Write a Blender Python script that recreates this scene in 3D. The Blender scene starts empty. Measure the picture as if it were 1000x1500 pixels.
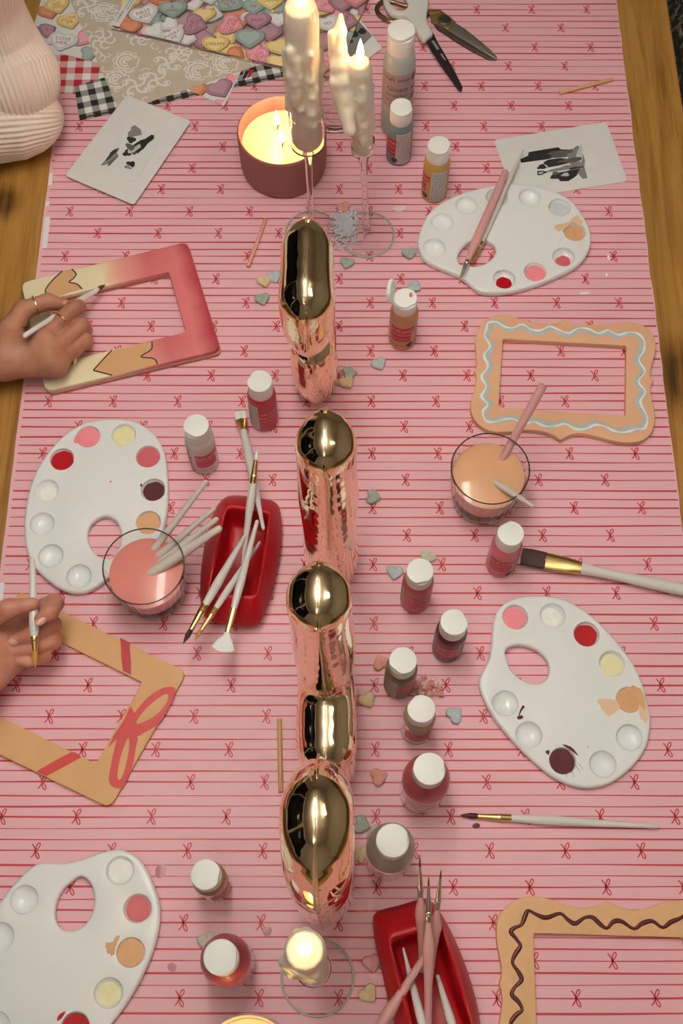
import bpy, bmesh, math, random
import numpy as np
from mathutils import Vector, Matrix
from mathutils.geometry import delaunay_2d_cdt
random.seed(7)
PI = math.pi
sc = bpy.context.scene
COL = sc.collection

# ---------------------------------------------------------------- camera
H = 1.22            # camera height above the table top (z = 0), metres
PHI = math.radians(23.43)
FPX = 1730.0        # focal length in pixels for a 1000 x 1500 frame
cam_d = bpy.data.cameras.new('camera')
cam = bpy.data.objects.new('camera', cam_d)
COL.objects.link(cam)
cam.location = (0, 0, H)
cam.rotation_euler = (PHI, 0, 0)
cam_d.sensor_fit = 'VERTICAL'
cam_d.sensor_height = 36.0
cam_d.lens = FPX * 36.0 / 1500.0
cam_d.clip_start = 0.02
sc.camera = cam

# ---------------------------------------------------------------- world, exposure
w = bpy.data.worlds.new('world')
sc.world = w
w.use_nodes = True
w.node_tree.nodes['Background'].inputs[0].default_value = (1.0, 0.9, 0.78, 1)
w.node_tree.nodes['Background'].inputs[1].default_value = 0.05
sc.view_settings.view_transform = 'Standard'
sc.view_settings.look = 'None'
sc.view_settings.gamma = 1.0
sc.view_settings.use_curve_mapping = False
sc.view_settings.exposure = 0.0
LAMP_MAIN = 15.6     # emission of the ceiling lamp near the windows
LAMP_FILL = 2.4      # emission of the two drum lamps added as fill
FLAME_W = 0.10

def P(x, y, z=0.0):
    """the point at height z that the photograph shows at pixel (x, y)"""
    dx = (x - 500.0) / FPX; dy = (750.0 - y) / FPX
    Y = dy * math.cos(PHI) + math.sin(PHI)
    Z = dy * math.sin(PHI) - math.cos(PHI)
    t = (z - H) / Z
    return Vector((dx * t, Y * t, z))

# ---------------------------------------------------------------- helpers: materials
def lin(c):
    c = c / 255.0
    return c / 12.92 if c <= 0.04045 else ((c + 0.055) / 1.055) ** 2.4
WREF = [lin(228), lin(221), lin(204)]
def C(r, g, b, k=0.86):
    """surface colour of something that the photo shows as (r, g, b) in its warm light"""
    return tuple(min(0.95, lin(v) / wr * k) for v, wr in zip((r, g, b), WREF))
_m = {}
def M(name, col=(0.8, 0.8, 0.8), rough=0.5, metal=0.0, noise=None, bump=None, coat=0.0, trans=0.0,
      ior=1.45, emit=None, estr=0.0, sss=0.0, spec=0.5, alpha=1.0):
    if name in _m: return _m[name]
    m = bpy.data.materials.new(name); m.use_nodes = True
    nt = m.node_tree; b = nt.nodes['Principled BSDF']
    b.inputs['Base Color'].default_value = (*col, 1)
    b.inputs['Roughness'].default_value = rough
    b.inputs['Metallic'].default_value = metal
    b.inputs['IOR'].default_value = ior
    b.inputs['Coat Weight'].default_value = coat
    b.inputs['Coat Roughness'].default_value = 0.08
    b.inputs['Transmission Weight'].default_value = trans
    b.inputs['Specular IOR Level'].default_value = spec
    b.inputs['Alpha'].default_value = alpha
    if sss:
        b.inputs['Subsurface Weight'].default_value = sss
        b.inputs['Subsurface Radius'].default_value = (0.012, 0.006, 0.003)
        b.inputs['Subsurface Scale'].default_value = 0.6
    if emit:
        b.inputs['Emission Color'].default_value = (*emit, 1)
        b.inputs['Emission Strength'].default_value = estr
    tc = nt.nodes.new('ShaderNodeTexCoord')
    if noise:
        sc_, amt = noise[:2]
        n = nt.nodes.new('ShaderNodeTexNoise'); n.inputs['Scale'].default_value = sc_
        n.inputs['Detail'].default_value = 4
        nt.links.new(tc.outputs['Object'], n.inputs['Vector'])
        r = nt.nodes.new('ShaderNodeMapRange')
        r.inputs['From Min'].default_value = 0.3; r.inputs['From Max'].default_value = 0.7
        r.inputs['To Min'].default_value = 1 - amt; r.inputs['To Max'].default_value = 1 + amt
        nt.links.new(n.outputs['Fac'], r.inputs['Value'])
        mx = nt.nodes.new('ShaderNodeVectorMath'); mx.operation = 'SCALE'
        mx.inputs[0].default_value = col
        nt.links.new(r.outputs['Result'], mx.inputs['Scale'])
        nt.links.new(mx.outputs['Vector'], b.inputs['Base Color'])
    if bump:
        n2 = nt.nodes.new('ShaderNodeTexNoise'); n2.inputs['Scale'].default_value = bump[0]
        n2.inputs['Detail'].default_value = 3
        nt.links.new(tc.outputs['Object'], n2.inputs['Vector'])
        bp = nt.nodes.new('ShaderNodeBump'); bp.inputs['Strength'].default_value = bump[1]
        bp.inputs['Distance'].default_value = bump[2] if len(bump) > 2 else 0.001
        nt.links.new(n2.outputs['Fac'], bp.inputs['Height'])
        nt.links.new(bp.outputs['Normal'], b.inputs['Normal'])
    _m[name] = m
    return m

def ramp_mat(name, axis_from, axis_to, stops, rough=0.5, noise_amt=0.0, noise_scale=20.0, fine=0.0):
    """colour that runs along a straight line through the object (painted by hand)"""
    m = bpy.data.materials.new(name); m.use_nodes = True
    nt = m.node_tree; b = nt.nodes['Principled BSDF']; b.inputs['Roughness'].default_value = rough
    tc = nt.nodes.new('ShaderNodeTexCoord')
    a = Vector(axis_from); d = Vector(axis_to) - a; L2 = d.length_squared
    sub = nt.nodes.new('ShaderNodeVectorMath'); sub.operation = 'SUBTRACT'; sub.inputs[1].default_value = a
    nt.links.new(tc.outputs['Object'], sub.inputs[0])
    dot = nt.nodes.new('ShaderNodeVectorMath'); dot.operation = 'DOT_PRODUCT'; dot.inputs[1].default_value = d / L2
    nt.links.new(sub.outputs['Vector'], dot.inputs[0])
    n = nt.nodes.new('ShaderNodeTexNoise'); n.inputs['Scale'].default_value = noise_scale; n.inputs['Detail'].default_value = 5
    nt.links.new(tc.outputs['Object'], n.inputs['Vector'])
    ma = nt.nodes.new('ShaderNodeMath'); ma.operation = 'MULTIPLY_ADD'
    ma.inputs[1].default_value = noise_amt
    nt.links.new(n.outputs['Fac'], ma.inputs[0]); nt.links.new(dot.outputs['Value'], ma.inputs[2])
    mm = nt.nodes.new('ShaderNodeMath'); mm.operation = 'SUBTRACT'; mm.inputs[1].default_value = noise_amt * 0.5
    nt.links.new(ma.outputs[0], mm.inputs[0])
    cr = nt.nodes.new('ShaderNodeValToRGB'); e = cr.color_ramp.elements
    while len(e) < len(stops): e.new(0.5)
    for k, (p, c) in enumerate(stops): e[k].position = p; e[k].color = (*c, 1)
    nt.links.new(mm.outputs[0], cr.inputs['Fac']); nt.links.new(cr.outputs['Color'], b.inputs['Base Color'])
    return m

def wood_mat(name, c1, c2, c3, scale=(9, 1.1, 9), rough=0.45, knots=()):
    m = bpy.data.materials.new(name); m.use_nodes = True
    nt = m.node_tree; b = nt.nodes['Principled BSDF']; b.inputs['Roughness'].default_value = rough
    tc = nt.nodes.new('ShaderNodeTexCoord')
    mp = nt.nodes.new('ShaderNodeMapping'); mp.inputs['Scale'].default_value = scale
    nt.links.new(tc.outputs['Object'], mp.inputs['Vector'])
    n = nt.nodes.new('ShaderNodeTexNoise'); n.inputs['Scale'].default_value = 4; n.inputs['Detail'].default_value = 8
    n.inputs['Distortion'].default_value = 0.6
    nt.links.new(mp.outputs['Vector'], n.inputs['Vector'])
    mp2 = nt.nodes.new('ShaderNodeMapping'); mp2.inputs['Scale'].default_value = tuple(s * (12 if s > 3 else 3) for s in scale)
    nt.links.new(tc.outputs['Object'], mp2.inputs['Vector'])
    n2 = nt.nodes.new('ShaderNodeTexNoise'); n2.inputs['Scale'].default_value = 4; n2.inputs['Detail'].default_value = 3
    nt.links.new(mp2.outputs['Vector'], n2.inputs['Vector'])
    ad = nt.nodes.new('ShaderNodeMath'); ad.operation = 'MULTIPLY_ADD'; ad.inputs[1].default_value = 0.55
    nt.links.new(n2.outputs['Fac'], ad.inputs[0]); nt.links.new(n.outputs['Fac'], ad.inputs[2])
    val = ad.outputs[0]
    for (kx, ky, kr) in knots:
        sub = nt.nodes.new('ShaderNodeVectorMath'); sub.operation = 'SUBTRACT'; sub.inputs[1].default_value = (kx, ky, 0)
        nt.links.new(tc.outputs['Object'], sub.inputs[0])
        mu = nt.nodes.new('ShaderNodeVectorMath'); mu.operation = 'MULTIPLY'; mu.inputs[1].default_value = (1.0, 0.75, 0)
        nt.links.new(sub.outputs['Vector'], mu.inputs[0])
        ad2 = nt.nodes.new('ShaderNodeVectorMath'); ad2.operation = 'LENGTH'
        nt.links.new(mu.outputs['Vector'], ad2.inputs[0])
        mr = nt.nodes.new('ShaderNodeMapRange'); mr.inputs['From Min'].default_value = kr * 0.35
        mr.inputs['From Max'].default_value = kr; mr.inputs['To Min'].default_value = -0.45; mr.inputs['To Max'].default_value = 0
        nt.links.new(ad2.outputs['Value'], mr.inputs['Value'])
        s2 = nt.nodes.new('ShaderNodeMath'); s2.operation = 'ADD'
        nt.links.new(val, s2.inputs[0]); nt.links.new(mr.outputs['Result'], s2.inputs[1]); val = s2.outputs[0]
    cr = nt.nodes.new('ShaderNodeValToRGB'); e = cr.color_ramp.elements
    e.new(0.5); e.new(0.1)
    for k, (p, c) in enumerate([(0.22, tuple(v * 0.12 for v in c1)), (0.55, c1), (0.76, c2), (1.0, c3)]):
        e[k].position = p; e[k].color = (*c, 1)
    nt.links.new(val, cr.inputs['Fac']); nt.links.new(cr.outputs['Color'], b.inputs['Base Color'])
    bp = nt.nodes.new('ShaderNodeBump'); bp.inputs['Strength'].default_value = 0.15; bp.inputs['Distance'].default_value = 0.001
    nt.links.new(n2.outputs['Fac'], bp.inputs['Height']); nt.links.new(bp.outputs['Normal'], b.inputs['Normal'])
    return m

# ---------------------------------------------------------------- helpers: objects
def link(o, parent=None):
    COL.objects.link(o)
    if parent is not None: o.parent = parent
    return o
def tag(o, label, cat, group=None, kind=None):
    if label: o['label'] = label
    if cat: o['category'] = cat
    if group: o['group'] = group
    if kind: o['kind'] = kind
    return o
def thing(name, label, cat, loc=(0, 0, 0), group=None):
    o = bpy.data.objects.new(name, None); o.location = loc; o.empty_display_size = 0.02
    link(o); return tag(o, label, cat, group)
class MB:
    """collects polygons, each with a material, and links them as one mesh object"""
    def __init__(s): s.v = []; s.f = []; s.fm = []; s.mats = []
    def mi(s, m):
        if m not in s.mats: s.mats.append(m)
        return s.mats.index(m)
    def add(s, v, f, m):
        o = len(s.v); k = s.mi(m)
        s.v += [tuple(p) for p in v]
        s.f += [tuple(i + o for i in q) for q in f]; s.fm += [k] * len(f)
        return s
    def build(s, name, parent=None, smooth=True, angle=None, origin=None, label=None):
        """parts share the origin of their thing; a thing that is one mesh gets its own origin"""
        root = parent
        while root is not None and root.parent is not None: root = root.parent
        off = Vector(origin) if origin is not None else (Vector(root.location) if root is not None else Vector((0, 0, 0)))
        me = bpy.data.meshes.new(name)
        me.from_pydata([(p[0] - off.x, p[1] - off.y, p[2] - off.z) for p in s.v], [], s.f)
        for m in s.mats: me.materials.append(m)
        me.polygons.foreach_set('material_index', s.fm)
        me.update()
        if smooth:
            me.shade_smooth()
            if angle: me.set_sharp_from_angle(angle=math.radians(angle))
        o = bpy.data.objects.new(name, me)
        if parent is None: o.location = off
        link(o, parent)
        if label: o['label'] = label
        return o
def part(name, geo, mat, parent, smooth=True, angle=40, label=None):
    return MB().add(geo[0], geo[1], mat).build(name, parent, smooth, angle, label=label)
def copy_tree(o, parent=None):
    c = o.copy(); COL.objects.link(c); c.parent = parent
    for ch in o.children: copy_tree(ch, c)
    return c
def frame_of(d):
    d = Vector(d).normalized()
    a = Vector((0, 0, 1)) if abs(d.z) < 0.9 else Vector((1, 0, 0))
    u = d.cross(a).normalized(); return u, u.cross(d).normalized()
def tube(pts, rad, n=12, cap=True, flat=1.0, mod=None):
    """tapered tube along pts; rad is a list"""
    pts = [Vector(p) for p in pts]
    if not hasattr(rad, '__len__'): rad = [rad] * len(pts)
    v = []; f = []; u = w_ = None
    for i, p in enumerate(pts):
        d = pts[min(i + 1, len(pts) - 1)] - pts[max(i - 1, 0)]
        d.normalize()
        if u is None: u, w_ = frame_of(d)
        else:
            u = (u - d * u.dot(d)).normalized(); w_ = d.cross(u) * -1
            w_ = u.cross(d)
        for k in range(n):
            a = 2 * PI * k / n
            r = rad[i] * (mod(i, a) if mod else 1.0)
            v.append(p + u * (math.cos(a) * r) + w_ * (math.sin(a) * r * flat))
    for i in range(len(pts) - 1):
        for k in range(n):
            k2 = (k + 1) % n
            f.append((i * n + k, i * n + k2, (i + 1) * n + k2, (i + 1) * n + k))
    if cap:
        f.append(tuple(range(n - 1, -1, -1))); o = (len(pts) - 1) * n
        f.append(tuple(o + k for k in range(n)))
    return v, [tuple(reversed(q)) for q in f]
def lathe(prof, n=32, c=(0, 0, 0), axis=None, mod=None):
    """prof = [(r, z)] from bottom to top around a vertical (or given) axis"""
    c = Vector(c); v = []; f = []
    if axis is None: U, V_, W = Vector((1, 0, 0)), Vector((0, 1, 0)), Vector((0, 0, 1))
    else:
        W = Vector(axis).normalized(); U, V_ = frame_of(W); V_ = W.cross(U)
    for j, (r, z) in enumerate(prof):
        for k in range(n):
            a = 2 * PI * k / n
            rr = r * (mod(j, a) if mod else 1.0)
            v.append(c + U * (math.cos(a) * rr) + V_ * (math.sin(a) * rr) + W * z)
    m = len(prof)
    for j in range(m - 1):
        for k in range(n):
            k2 = (k + 1) % n
            f.append((j * n + k, j * n + k2, (j + 1) * n + k2, (j + 1) * n + k))
    if prof[0][0] > 1e-6: f.append(tuple(range(n - 1, -1, -1)))
    if prof[-1][0] > 1e-6: f.append(tuple((m - 1) * n + k for k in range(n)))
    return v, f
def smooth_closed(pts, sub=4):
    """Catmull-Rom through a closed loop of 2D/3D points"""
    n = len(pts); out = []
    P_ = [np.array(p, float) for p in pts]
    for i in range(n):
        a, b, c, d = P_[i - 1], P_[i], P_[(i + 1) % n], P_[(i + 2) % n]
        for k in range(sub):
            t = k / sub
            out.append(tuple(0.5 * ((2 * b) + (-a + c) * t + (2 * a - 5 * b + 4 * c - d) * t * t + (-a + 3 * b - 3 * c + d) * t ** 3)))
    return out
def smooth_open(pts, sub=5):
    P_ = [np.array(p, float) for p in pts]; P_ = [2 * P_[0] - P_[1]] + P_ + [2 * P_[-1] - P_[-2]]
    out = []
    for i in range(1, len(P_) - 2):
        a, b, c, d = P_[i - 1:i + 3]
        for k in range(sub):
            t = k / sub
            out.append(tuple(0.5 * ((2 * b) + (-a + c) * t + (2 * a - 5 * b + 4 * c - d) * t * t + (-a + 3 * b - 3 * c + d) * t ** 3)))
    out.append(tuple(P_[-2])); return out
def rounded_poly(pts, r, seg=5):
    """2D polygon with its corners rounded by r (number or list)"""
    out = []; n = len(pts)
    for i in range(n):
        p = np.array(pts[i][:2], float); a = np.array(pts[i - 1][:2], float); b = np.array(pts[(i + 1) % n][:2], float)
        rr = r[i] if hasattr(r, '__len__') else r
        if rr <= 0: out.append(tuple(p)); continue
        da = (a - p); db = (b - p)
        la = min(rr, np.linalg.norm(da) * 0.45); lb = min(rr, np.linalg.norm(db) * 0.45)
        s = p + da / np.linalg.norm(da) * la; e = p + db / np.linalg.norm(db) * lb
        for k in range(seg + 1):
            t = k / seg
            out.append(tuple((1 - t) ** 2 * s + 2 * t * (1 - t) * p + t * t * e))
    return out
def area2(lp):
    A = np.array(lp, float); B = np.roll(A, -1, 0)
    return float((A[:, 0] * B[:, 1] - B[:, 0] * A[:, 1]).sum())
def pip(pts, lp):
    """even-odd test of points against one loop"""
    A = np.array(lp, float); B = np.roll(A, -1, 0); x, y = pts[:, 0:1], pts[:, 1:2]
    c = (A[None, :, 1] > y) != (B[None, :, 1] > y)
    with np.errstate(divide='ignore', invalid='ignore'):
        xi = A[None, :, 0] + (y - A[None, :, 1]) * (B[None, :, 0] - A[None, :, 0]) / (B[None, :, 1] - A[None, :, 1])
    return ((c & (x < xi)).sum(1) % 2).astype(bool)
def inset_loop(lp, d):
    """move a counter-clockwise loop inwards by d"""
    A = np.array(lp, float); n = len(A)
    e = np.roll(A, -1, 0) - A; e /= (np.linalg.norm(e, axis=1, keepdims=True) + 1e-15)
    nr = np.stack([-e[:, 1], e[:, 0]], 1); m = nr + np.roll(nr, 1, 0)
    L = (m ** 2).sum(1, keepdims=True); m = m * 2 / np.maximum(L, .9)
    return A + m * d
def plate_geo(loops, z0, z1, bevel=0.0, res=2):
    """flat slab bounded by closed 2D loops (first outside, others holes), rounded rims; returns verts, faces"""
    v = []; f = []
    lps = []
    for k, lp in enumerate(loops):
        q = [np.array(p[:2], float) for p in lp]
        q = [p for i, p in enumerate(q) if np.linalg.norm(p - q[i - 1]) > 1e-7]
        if (area2(q) > 0) != (k == 0): q = q[::-1]
        lps.append(np.array(q))
    rows = []
    bv = bevel if hasattr(bevel, '__len__') else [bevel] * len(lps)
    def make_rows(bev):
        b = min(bev, (z1 - z0) / 2)
        if b <= 0: return [(0, z0), (0, z1)]
        st = [i / (res + 1) * PI / 2 for i in range(res + 2)]
        rows = [(b * (1 - math.sin(a)), z0 + b * (1 - math.cos(a))) for a in st] + [(b * (1 - math.cos(a)), z1 - b * (1 - math.sin(a))) for a in st]
        if abs(z1 - z0 - 2 * b) < 1e-9: rows.pop(len(st))
        return rows
    first = []; last = []
    for q, bev in zip(lps, bv):
        n = len(q); o = len(v); rows = make_rows(bev)
        for d, z in rows:
            r = inset_loop(q, d) if d > 0 else q
            v += [Vector((p[0], p[1], z)) for p in r]
        for j in range(len(rows) - 1):
            for i in range(n):
                i2 = (i + 1) % n
                f.append((o + j * n + i, o + j * n + i2, o + (j + 1) * n + i2, o + (j + 1) * n + i))
        first.append((o, n)); last.append((o + (len(rows) - 1) * n, n))
    for rng, flip in ((last, False), (first, True)):
        pts = []; edges = []; back = []
        for o, n in rng:
            s_ = len(pts)
            for i in range(n): pts.append(Vector((v[o + i].x, v[o + i].y))); back.append(o + i); edges.append((s_ + i, s_ + (i + 1) % n))
        r = delaunay_2d_cdt(pts, edges, [], 0, 1e-9)
        ov, ot, orig = r[0], r[2], r[3]
        tri = np.array([t for t in ot]); cen = np.array([[p.x, p.y] for p in ov])[tri].mean(1)
        ok = np.zeros(len(tri), int)
        for o, n in rng: ok += pip(cen, [(v[o + i].x, v[o + i].y) for i in range(n)])
        mp = []
        for i, l in enumerate(orig):
            if l: mp.append(back[l[0]])
            else: mp.append(len(v)); v.append(Vector((ov[i].x, ov[i].y, v[rng[0][0]].z)))
        for t, k in zip(ot, ok):
            if k % 2:
                q = tuple(mp[i] for i in t); a_, b_, c_ = [v[i] for i in q]
                s_ = (b_.x - a_.x) * (c_.y - a_.y) - (b_.y - a_.y) * (c_.x - a_.x)
                f.append(q if (s_ > 0) != flip else q[::-1])
    return v, f
_txt = {}
def text_geo(s, size=1.0):
    """flat letters centred on the origin; returns 2D verts (x, y), faces"""
    if s not in _txt:
        cu = bpy.data.curves.new('tmp', 'FONT'); cu.body = s; cu.size = 1.0; cu.align_x = 'CENTER'; cu.align_y = 'CENTER'
        cu.resolution_u = 2; cu.fill_mode = 'FRONT'; cu.space_line = 0.85
        o = bpy.data.objects.new('tmp', cu); COL.objects.link(o)
        dg = bpy.context.evaluated_depsgraph_get(); me = o.evaluated_get(dg).to_mesh()
        _txt[s] = ([(p.co.x, p.co.y) for p in me.vertices], [tuple(p.vertices) for p in me.polygons])
        o.evaluated_get(dg).to_mesh_clear(); bpy.data.objects.remove(o); bpy.data.curves.remove(cu)
    v, f = _txt[s]
    return [(x * size, y * size) for x, y in v], f
def ribbon2d(pts, width, closed=False):
    """flat ribbon (2D) along points; width number or list; returns verts2d, quads"""
    n = len(pts); v = []; f = []
    A = [np.array(p[:2], float) for p in pts]
    for i in range(n):
        a = A[i - 1] if (closed or i > 0) else A[i]; b = A[(i + 1) % n] if (closed or i < n - 1) else A[i]
        d = b - a; L = np.linalg.norm(d); d = d / L if L > 0 else np.array([1.0, 0])
        nn = np.array([-d[1], d[0]]); w_ = width[i] if hasattr(width, '__len__') else width
        v.append(tuple(A[i] + nn * w_ / 2)); v.append(tuple(A[i] - nn * w_ / 2))
    m = n if closed else n - 1
    for i in range(m):
        j = (i + 1) % n
        f.append((2 * i, 2 * i + 1, 2 * j + 1, 2 * j))
    return v, f
def up(v2, z):
    return [(p[0], p[1], z) for p in v2]
def clip_poly(sub, conv):
    """Sutherland-Hodgman: sub against a convex counter-clockwise polygon"""
    out = list(sub)
    for i in range(len(conv)):
        a = conv[i]; b = conv[(i + 1) % len(conv)]
        inp = out; out = []
        if not inp: break
        ins = lambda p: (b[0] - a[0]) * (p[1] - a[1]) - (b[1] - a[1]) * (p[0] - a[0]) >= 0
        for k in range(len(inp)):
            p, q = inp[k - 1], inp[k]
            ip, iq = ins(p), ins(q)
            if ip != iq:
                d1 = (b[0] - a[0]) * (p[1] - a[1]) - (b[1] - a[1]) * (p[0] - a[0])
                d2 = (b[0] - a[0]) * (q[1] - a[1]) - (b[1] - a[1]) * (q[0] - a[0])
                t = d1 / (d1 - d2)
                out.append((p[0] + (q[0] - p[0]) * t, p[1] + (q[1] - p[1]) * t))
            if iq: out.append(q)
    return out
def ccw(poly):
    a = sum(poly[i - 1][0] * poly[i][1] - poly[i][0] * poly[i - 1][1] for i in range(len(poly)))
    return poly if a > 0 else list(reversed(poly))
def inside(pt, conv):
    for i in range(len(conv)):
        a = conv[i]; b = conv[(i + 1) % len(conv)]
        if (b[0] - a[0]) * (pt[1] - a[1]) - (b[1] - a[1]) * (pt[0] - a[0]) < 0: return False
    return True
def px2(lst, z=0.0):
    """list of pixel pairs -> world (x, y) at height z"""
    return [tuple(P(x, y, z)[:2]) for x, y in lst]
def zpx(lst, x0, y0, s, z=0.0):
    """points read off an enlarged crop (origin x0, y0, enlargement s) -> world (x, y)"""
    return px2([(x0 + a / s, y0 + b / s) for a, b in lst], z)

# --- smooth organic solids: distance fields of round cones, meshed with surface nets
def sd_cone(G, a, b, ra, rb):
    a = np.array(a); b = np.array(b); ba = b - a; L2 = max(float(ba @ ba), 1e-12)
    t = np.clip(((G - a) @ ba) / L2, 0, 1)
    return np.linalg.norm(G - a - t[..., None] * ba, axis=-1) - (ra + (rb - ra) * t)
def smin(a, b, k):
    if k <= 0: return np.minimum(a, b)
    h = np.clip(0.5 + 0.5 * (b - a) / k, 0, 1)
    return b + (a - b) * h - k * h * (1 - h)
def surface_nets(f, org, h):
    s = f < 0
    nx, ny, nz = f.shape
    cor = [(i, j, k) for i in (0, 1) for j in (0, 1) for k in (0, 1)]
    sl = lambda A, c: A[c[0]:nx - 1 + c[0], c[1]:ny - 1 + c[1], c[2]:nz - 1 + c[2]]
    cnt = sum(sl(s, c).astype(np.int8) for c in cor)
    mask = (cnt > 0) & (cnt < 8)
    idx = -np.ones(mask.shape, np.int64); ncell = int(mask.sum()); idx[mask] = np.arange(ncell)
    acc = np.zeros((ncell, 3)); num = np.zeros(ncell)
    for a in cor:
        for ax in range(3):
            if a[ax]: continue
            b = list(a); b[ax] = 1
            fa = sl(f, a)[mask]; fb = sl(f, tuple(b))[mask]
            cr = (fa < 0) != (fb < 0)
            t = np.where(cr, fa / np.where(cr, fa - fb, 1), 0)
            p = np.array(a, float)[None].repeat(ncell, 0); p[:, ax] += t
            acc += p * cr[:, None]; num += cr
    base = np.argwhere(mask)
    v = (base + acc / num[:, None]) * h + np.array(org)
    F = []
    for ax in range(3):
        o1, o2 = [(1, 2), (2, 0), (0, 1)][ax]
        A = [slice(1, -1)] * 3; A[ax] = slice(0, f.shape[ax] - 1)
        B = list(A); B[ax] = slice(1, f.shape[ax])
        sa = s[tuple(A)]; sb = s[tuple(B)]
        cr = np.argwhere(sa != sb)
        if not len(cr): continue
        sgn = sa[tuple(cr.T)]
        cr = cr + 1; cr[:, ax] -= 1
        def cell(d1, d2):
            q = cr.copy(); q[:, o1] += d1; q[:, o2] += d2
            return idx[tuple(q.T)]
        q = np.stack([cell(-1, -1), cell(0, -1), cell(0, 0), cell(-1, 0)], 1)
        q = np.where(sgn[:, None], q, q[:, ::-1])
        F.append(q)
    return v, np.concatenate(F)
def organic(groups, h=0.0015, pad=0.008, noise=None, k_join=0.004):
    """groups = [(k, [(a, b, ra, rb), ...]), ...]: each group blended with its own k, groups joined with k_join"""
    al = [(np.array(q[j]), max(q[2], q[3])) for _, g in groups for q in g for j in (0, 1)]
    lo = np.min([p - r for p, r in al], 0) - pad; hi = np.max([p + r for p, r in al], 0) + pad
    n = np.ceil((hi - lo) / h).astype(int) + 1
    G = np.stack(np.meshgrid(*[lo[i] + h * np.arange(n[i]) for i in range(3)], indexing='ij'), -1)
    d = None
    for k, g in groups:
        e = None
        for a, b, ra, rb in g:
            q = sd_cone(G, a, b, ra, rb); e = q if e is None else smin(e, q, k)
        d = e if d is None else smin(d, e, k_join)
    if noise is not None: d = d + noise(G)
    v, f = surface_nets(d, lo, h)
    return [tuple(p) for p in v], [tuple(int(i) for i in q) for q in f]

# ================================================================ the setting
def box_geo(x0, x1, y0, y1, z0, z1):
    v = [(x, y, z) for z in (z0, z1) for y in (y0, y1) for x in (x0, x1)]
    return v, [(0, 2, 3, 1), (4, 5, 7, 6), (0, 1, 5, 4), (2, 6, 7, 3), (0, 4, 6, 2), (1, 3, 7, 5)]
FLOOR_Z, CEIL_Z = -0.75, 1.75
RX0, RX1, RY0, RY1 = -2.3, 2.6, -1.9, 3.6
m_plaster = M('cream_plaster', (0.74, 0.68, 0.58), 0.9, bump=(60, 0.1))
m_ceil = M('ceiling_paint', (0.80, 0.77, 0.70), 0.9)
m_floor = wood_mat('floor_boards', (0.10, 0.06, 0.03), (0.20, 0.12, 0.06), (0.26, 0.17, 0.09), (9, 1.0, 9), 0.5)
m_night = M('night_glass', (0.004, 0.005, 0.008), 0.05)
m_dark = M('dark_frame', (0.02, 0.018, 0.016), 0.4)
m_white = M('white_trim', (0.7, 0.68, 0.63), 0.5)
def struct(name, geo, mat, parent=None):
    o = MB().add(geo[0], geo[1], mat).build(name, parent, smooth=False)
    if parent is None: o['kind'] = 'structure'
    return o
struct('floor', box_geo(RX0 - .1, RX1 + .1, RY0 - .1, RY1 + .1, FLOOR_Z - 0.08, FLOOR_Z), m_floor)
struct('ceiling', box_geo(RX0 - .1, RX1 + .1, RY0 - .1, RY1 + .1, CEIL_Z, CEIL_Z + 0.08), m_ceil)
struct('wall_right', box_geo(RX1, RX1 + 0.1, RY0, RY1, FLOOR_Z, CEIL_Z), m_plaster)
struct('wall_back', box_geo(RX0, RX1, RY1, RY1 + 0.1, FLOOR_Z, CEIL_Z), m_plaster)
struct('wall_front', box_geo(RX0, RX1, RY0 - 0.1, RY0, FLOOR_Z, CEIL_Z), m_plaster)
struct('wall_left', box_geo(RX0 - 0.1, RX0, RY0, RY1, FLOOR_Z, CEIL_Z), m_plaster)
for k, (y0, y1) in enumerate(((-1.6, -0.1), (0.0, 1.6), (1.7, 3.3))):
    g = MB().add(*box_geo(RX0, RX0 + 0.012, y0 + .05, y1 - .05, -0.45, 1.55), m_night).build('window_%d' % (k + 1), None, False)
    g['kind'] = 'structure'
    fr = MB()
    for q in (box_geo(RX0, RX0 + .04, y0, y0 + .05, -.5, 1.6), box_geo(RX0, RX0 + .04, y1 - .05, y1, -.5, 1.6),
              box_geo(RX0, RX0 + .04, y0 + .05, y1 - .05, -.5, -.45), box_geo(RX0, RX0 + .04, y0 + .05, y1 - .05, 1.55, 1.6)):
        fr.add(*q, m_dark)
    fr.build('window_frame', g, False)

# ---- long lamp and two added drum fill lamps (outside the picture)
def linear_lamp(x, y, hw, hl, z, strength):
    t = thing('pendant_lamp', 'long linear lamp hanging over the table', 'lamp', (x, y, CEIL_Z), 'pendant lamps')
    for dy in (-hl * .7, hl * .7):
        part('ceiling_rose', lathe([(.0, CEIL_Z - .03), (.04, CEIL_Z - .03), (.045, CEIL_Z - .001), (0, CEIL_Z - .001)], 24, (x, y + dy, 0)), m_white, t)
        part('cord', tube([(x, y + dy, CEIL_Z - .03), (x, y + dy, z + .05)], .003, 8), m_dark, t)
    R4 = lambda a, b: rounded_poly([(x - a, y - b), (x + a, y - b), (x + a, y + b), (x - a, y + b)], .03)
    part('shade', plate_geo([R4(hw, hl)], z, z + .03, .006), M('linear_shade', (0.8, 0.78, 0.72), 0.6, emit=(1.0, 0.97, 0.87), estr=strength), t)
    part('bulb_plate', plate_geo([R4(hw * .9, hl * .95)], z + .0305, z + .05, .004), M('linear_uplight', (0.8, 0.78, 0.72), 0.6, emit=(1.0, 0.97, 0.87), estr=strength * 3.2), t)
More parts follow.
